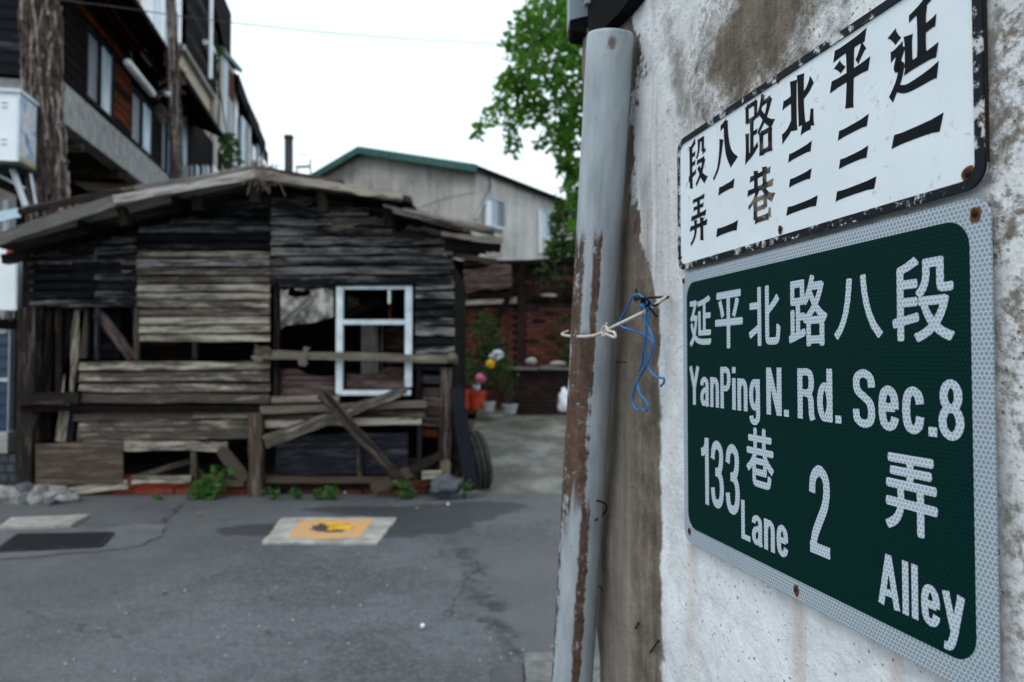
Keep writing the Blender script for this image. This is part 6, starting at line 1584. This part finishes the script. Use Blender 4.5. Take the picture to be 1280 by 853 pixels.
ST = {  # strokes: points, start width, end width (fractions of the character's box)
 '一': [([(0, .5), (1, .5)], .55, .7)],
 '二': [([(.12, .90), (.86, .93)], .13, .14), ([(0, .09), (1, .10)], .14, .15)],
 '三': [([(.08, .92), (.84, .95)], .105, .125), ([(.10, .51), (.82, .53)], .105, .125), ([(0, .07), (1, .08)], .11, .125)],
 '八': [([(.40, .70), (.34, .45), (.22, .18), (.0, .01)], .14, .05), ([(.36, .92), (.62, .97)], .09, .11), ([(.60, 1.0), (.63, .66), (.74, .36), (.96, .14)], .13, .24)],
 '平': [([(.10, .90), (.92, .93)], .13, .14), ([(.18, .76), (.34, .62)], .13, .10), ([(.88, .80), (.70, .62)], .13, .08), ([(0, .47), (1, .50)], .13, .14), ([(.53, .88), (.52, .4), (.49, .02)], .16, .15)],
 '北': [([(.40, .97), (.40, .5), (.40, .14)], .16, .15), ([(.04, .66), (.36, .68)], .12, .12), ([(0, .10), (.22, .18), (.40, .34)], .14, .10), ([(.63, 1), (.63, .5), (.66, .16)], .16, .16), ([(.64, .10), (.94, .10)], .15, .14), ([(.94, .08), (.97, .34)], .13, .06), ([(.98, .80), (.84, .68), (.64, .60)], .14, .10)],
 '段': [([(.40, .98), (.22, .90), (.10, .86)], .12, .09), ([(.14, .92), (.14, .4), (.15, .0)], .14, .13), ([(.14, .70), (.40, .71)], .09, .09), ([(.14, .50), (.40, .52)], .09, .09), ([(0, .22), (.44, .32)], .11, .08), ([(.62, .96), (.60, .74), (.48, .58)], .12, .06), ([(.60, .93), (.86, .93)], .08, .08), ([(.84, .96), (.84, .66)], .12, .11), ([(.82, .64), (1, .66)], .08, .06), ([(.50, .49), (.90, .49)], .09, .09), ([(.90, .50), (.72, .22), (.44, .02)], .13, .06), ([(.58, .38), (.78, .16), (1, .02)], .10, .16)],
 '路': [([(.06, .95), (.42, .95)], .08, .08), ([(.08, .97), (.08, .68)], .10, .10), ([(.40, .97), (.40, .68)], .10, .10), ([(.08, .70), (.40, .70)], .07, .07), ([(.25, .70), (.25, .14)], .11, .10), ([(.25, .44), (.45, .45)], .08, .07), ([(.08, .50), (.08, .10)], .10, .10), ([(0, .06), (.24, .11), (.47, .22)], .12, .07), ([(.68, 1.0), (.60, .84), (.48, .70)], .11, .06), ([(.64, .86), (.92, .86)], .08, .08), ([(.92, .88), (.76, .62), (.48, .40)], .12, .05), ([(.56, .74), (.78, .54), (1, .42)], .08, .13), ([(.58, .36), (.92, .36)], .08, .08), ([(.60, .38), (.60, .0)], .11, .11), ([(.90, .38), (.90, .0)], .11, .11), ([(.60, .05), (.90, .05)], .08, .08)],
 '延': [([(.06, .80), (.20, .66)], .13, .09), ([(.03, .52), (.30, .58)], .11, .09), ([(.28, .58), (.16, .36), (.26, .36), (.20, .2), (.02, .02)], .11, .09), ([(.14, .13), (.40, .06), (1, .10)], .07, .15), ([(.94, .98), (.72, .90), (.44, .84)], .13, .07), ([(.70, .88), (.69, .30)], .14, .13), ([(.42, .66), (.42, .30)], .12, .12), ([(.70, .62), (.98, .65)], .11, .11), ([(.34, .29), (1, .32)], .11, .13)],
 '巷': [([(.10, .88), (.90, .90)], .09, .09), ([(.34, 1), (.34, .64)], .13, .12), ([(.68, 1), (.68, .64)], .13, .12), ([(0, .63), (1, .65)], .09, .10), ([(.40, .62), (.28, .46), (.03, .34)], .11, .06), ([(.62, .62), (.78, .46), (1, .36)], .09, .15), ([(.30, .44), (.72, .44)], .08, .08), ([(.70, .46), (.70, .24)], .12, .11), ([(.30, .26), (.72, .26)], .08, .08), ([(.31, .45), (.31, .06)], .12, .12), ([(.30, .05), (.84, .05)], .10, .11), ([(.84, .04), (.87, .20)], .11, .05)],
 '弄': [([(.18, .96), (.86, .97)], .08, .09), ([(.22, .78), (.80, .79)], .08, .08), ([(.08, .58), (.94, .60)], .09, .10), ([(.52, .96), (.52, .60)], .13, .13), ([(0, .36), (1, .38)], .09, .10), ([(.34, .52), (.33, .26), (.22, .10), (.04, .0)], .13, .06), ([(.70, .52), (.70, .02)], .15, .13)],
}
def glyph(ch_, u0, u1, z0, z1, n, mat, parent, wk=1.0):
    mb = MB(); ru = random.Random(ord(ch_))
    sx, sz = u1 - u0, z1 - z0
    sw = (sx * sz) ** 0.5
    for si, (pts, w0, w1) in enumerate(ST[ch_]):
        P2 = smoothpath([(u0 + x * sx, 0, z0 + y * sz) for x, y in pts], 6 if len(pts) > 2 else 4)
        k = len(P2); L_, R_p = [], []
        for i, p in enumerate(P2):
            d = (P2[min(i + 1, k - 1)] - P2[max(i - 1, 0)]).normalized(); nn = Vector((-d.z, 0, d.x))
            t = i / (k - 1)
            wd = (w0 + (w1 - w0) * t) * (sz if ch_ == '一' else sw) * 0.5 * wk
            flare = 1.0 + (0.14 * max(0, 1 - t / 0.12) + 0.14 * max(0, 1 - (1 - t) / 0.12)) - 0.10 * math.sin(math.pi * t)
            wd *= flare
            sl = 0.30 * wd * (1 if abs(d.x) > 0.6 else 0.6)      # slanted brush ends
            off = d * (sl if i in (0, k - 1) else 0)
            L_.append(p + nn * wd + off); R_p.append(p - nn * wd - off)
        vs = [(v.x, -n - si * 0.00002, v.z) for v in L_] + [(v.x, -n - si * 0.00002, v.z) for v in R_p]
        mb.add(vs, [(i, i + 1, k + i + 1, k + i) for i in range(k - 1)])
    return link('character', raw('character', mb.v, mb.f), mat, parent, WM)
EN = SN + 0.0003
for (ch_, pl, pr, pc, yt, yb) in [('段', 861, 882.5, 871, 174, 232.4), ('八', 891.8, 918.5, 905, 152.7, 219), ('路', 931.6, 966.3, 949, 121.6, 196), ('北', 977.5, 1016.5, 997, 95.7, 172), ('平', 1038.5, 1087, 1063, 49.8, 136.3), ('延', 1111.8, 1172, 1142, 3.2, 113.6),
                                  ('弄', 862.7, 884, 873, 247, 303), ('二', 895.8, 921.7, 908, 229, 293), ('巷', 934.8, 966.7, 951, 211, 277), ('三', 983.5, 1021, 1002, 184.5, 264), ('三', 1045, 1094, 1070, 152.7, 244), ('一', 1116, 1177.6, 1147, 147.5, 183)]:
    if ch_ == '一':
        u0, u1, z0, z1 = box_from(pl, pr, pc, yt, yb); zc = (z0 + z1) / 2; b_ = (u0, u1, zc - 0.0085, zc + 0.0085)
    else: b_ = box_from(pl, pr, pc, yt, yb)
    glyph(ch_, *b_, EN, 'ink_worn' if ch_ in '路巷' else 'ink', es, 1.22)
for (px, py, r_) in [(1210.5, 217, 0.0042), (975.5, 287, 0.0030), (973, 98, 0.0028), (851.5, 322, 0.0022), (850, 180, 0.002)]:
    rivet(px, py, SN + (0.0003 if px < 1200 else 0.0003), r_, es, stain=(r_ > 0.0025))

# ------------------------------------------------------------------ capped pipe standing against the wall
PR = 0.0455
def pipe_pt(px, py, n):                                  # axis point n in front of the wall
    u, z = W(px, py, n); return WM @ Vector((u, -n, z))
pa = pipe_pt(762, 60, PR + 0.012); pb = pipe_pt(715, 853, PR + 0.016)
dv = (pa - pb).normalized()
pbase = pb - dv * (pb.z / dv.z)
top = pipe_pt(762, 43, PR + 0.012)
lp_ = (top - pbase).length
xa_ = (Vector((1, 0, 0)) - dv * dv.x).normalized(); ya_ = dv.cross(xa_)
PM = Matrix(((xa_.x, ya_.x, dv.x, pbase.x), (xa_.y, ya_.y, dv.y, pbase.y), (xa_.z, ya_.z, dv.z, pbase.z), (0, 0, 0, 1)))
pp = thing('pipe', 'capped grey pipe with paint worn to brown leaning against the plaster wall', 'pipe', pbase, mw=PM)
prof = [(PR, 0)] + [(PR, lp_ * k / 40) for k in range(1, 40)] + [(PR, lp_ - 0.008), (PR * 0.985, lp_ - 0.004), (PR * 0.95, lp_ - 0.0012), (PR * 0.88, lp_), (0.0005, lp_ + 0.001)]
link('tube', MB().lathe(prof, 48, None, False).me('tube', True), 'pipe', pp, PM)
# ------------------------------------------------------------------ twine, blue wire, nails
nl = []
def nail(p_wall, p_out, r_, label, head=True, name='nail'):
    t = thing(name, label, 'nail', p_wall)
    link('shank', MB().tube([p_wall, p_wall.lerp(p_out, .5) + Vector((0, 0, .0005)), p_out], r_, 7).me('shank', True), 'nail', t, Matrix.Identity(4))
    if head:
        d = (p_out - p_wall).normalized()
        link('head', MB().tube([p_out - d * 0.0005, p_out + d * 0.0016], r_ * 2.1, 10).me('head'), 'nail', t, Matrix.Identity(4))
nail(Wp(836, 371, -0.004), Wp(795, 374, 0.075), 0.0021, 'long rusty nail holding the twine and blue wire beside the green sign')
nail(Wp(783, 453, -0.003), Wp(770, 453, 0.03), 0.0014, 'thin dark nail in the brown plaster below the blue wire', False)
nail(Wp(755, 742, -0.003), Wp(747, 730, 0.02), 0.0014, 'dark nail bent beside the pipe low on the brown plaster', False)
nail(Wp(793, 787, -0.003), Wp(798, 780, 0.014), 0.0016, 'short rusty nail low on the brown plaster, the left of two')
nail(Wp(811, 818, -0.003), Wp(823, 802, 0.012), 0.0016, 'short rusty nail at the edge of the white plaster, the right of two')
def pl_pt(px, py, dn):                                   # on a surface in front of the pipe
    return pipe_pt(px, py, dn)
tw = thing('twine', 'off white twine tied round the grey pipe and hooked on a rusty nail', 'twine', Wp(836, 371, 0.01))
front = 2 * PR + 0.014
pathA = [pipe_pt(703, 419, 0.055), pipe_pt(714, 420.5, 0.085), pipe_pt(730, 421, front), pipe_pt(745, 419, front), pipe_pt(758, 413, front - 0.006), pipe_pt(772, 406, 0.085), pipe_pt(795, 395, 0.062), pipe_pt(812, 386, 0.045), pipe_pt(826, 376, 0.028), pipe_pt(832, 371, 0.012)]
link('strand', MB().tube(smoothpath(pathA, 8), 0.0030, 8).me('strand', True), 'twine', tw, Matrix.Identity(4))
back = [pathA[0], pipe_pt(703, 417, 0.03), pipe_pt(710, 414, 0.008)]
link('back_strand', MB().tube(smoothpath(back, 6), 0.0026, 7).me('back_strand', True), 'twine', tw, Matrix.Identity(4))
kn = pipe_pt(755, 415, front)
for pts in ([(754, 421), (753, 412), (757, 408), (760, 414), (756, 420)], [(756, 417), (763, 420), (769, 422), (768, 416), (760, 414)], [(757, 414), (758, 407), (758.5, 404)]):
    link('knot', MB().tube(smoothpath([pipe_pt(x, y, front + 0.003) for x, y in pts], 6), 0.0025, 7).me('knot', True), 'twine', tw, Matrix.Identity(4))
bw = thing('blue_wire', 'loose bundle of blue wire hanging from the rusty nail beside the pipe', 'wire', Wp(808, 378, 0.04))
for pts in ([(808, 379, .05), (800, 369, .055), (791, 371, .055), (784, 385, .055), (776, 400, .055), (777, 408, .055), (790, 413, .05), (806, 419, .05), (815, 427, .045), (815, 440, .042), (808, 458, .04), (801, 470, .04), (794, 484, .04), (791, 497, .038), (793, 509, .036), (798, 514, .034)],
            [(804, 381, .052), (801, 389, .052), (806, 400, .05), (813, 414, .048), (817, 430, .046), (813, 447, .044), (805, 462, .042), (798, 476, .04), (799, 490, .04), (807, 501, .036), (810, 510, .034), (806, 514, .032), (802, 509, .032)],
            [(809, 382, .052), (808, 400, .05), (807, 425, .048), (807, 447, .046), (812, 462, .04), (820, 471, .036), (829, 473, .03), (830, 478, .028), (826, 483, .028)],
            [(812, 381, .05), (811, 398, .05), (806, 430, .05), (803, 452, .045), (799, 464, .043)]):
    link('strand', MB().tube(smoothpath([pipe_pt(x, y, n_) for x, y, n_ in pts], 7), 0.0021, 8).me('strand', True), 'blue_wire', bw, Matrix.Identity(4))
for pts in ([(803, 378), (808, 374), (813, 379), (808, 384), (803, 379)], [(803, 375), (812, 382), (814, 377), (806, 374)], [(801, 381), (809, 386), (812, 382)]):
    link('wrap', MB().tube(smoothpath([pipe_pt(x, y, .054) for x, y in pts], 6), 0.0022, 7).me('wrap', True), 'blue_wire', bw, Matrix.Identity(4))
dw = thing('tie_wire', 'short dark tie wire twisted through the knot of the blue wire', 'wire', Wp(806, 375, 0.05))
for pts in ([(795, 362, .05), (797, 368, .052), (804, 375, .056), (808, 381, .055), (814, 387, .053), (821, 396, .05)], [(836, 371, .006), (828, 376, .02), (822, 381, .035), (817, 382, .045), (810, 379, .056)], [(801, 378, .058), (806, 373, .06), (812, 378, .058), (807, 384, .056)]):
    link('strand', MB().tube(smoothpath([pipe_pt(x, y, n_) for x, y, n_ in pts], 6), 0.0019, 7).me('strand', True), 'black', dw, Matrix.Identity(4))
o = link('wire_loop', MB().tube(smoothpath([pipe_pt(x, y, n_) for x, y, n_ in [(746, 626, .05), (753, 628, .035), (758, 634, .02), (755, 642, .02), (748, 648, .035), (744, 651, .05)]], 6), 0.0019, 7).me('wire_loop', True), 'black')
tag(o, 'small dark wire loop sticking out behind the lower pipe', 'wire')
o = link('brick_chip', MB().prism([(-.007, -.001, -.02), (.006, -.001, -.018), (.008, -.001, .004), (.002, -.001, .02), (-.006, -.001, .012)], (0, .01, 0)).me('brick_chip'), 'brick_old', None, WM @ Matrix.Translation((W(795, 285)[0], 0.0, W(795, 285)[1])))
tag(o, 'patch of red brick showing through the plaster beside the pipe', 'brick')
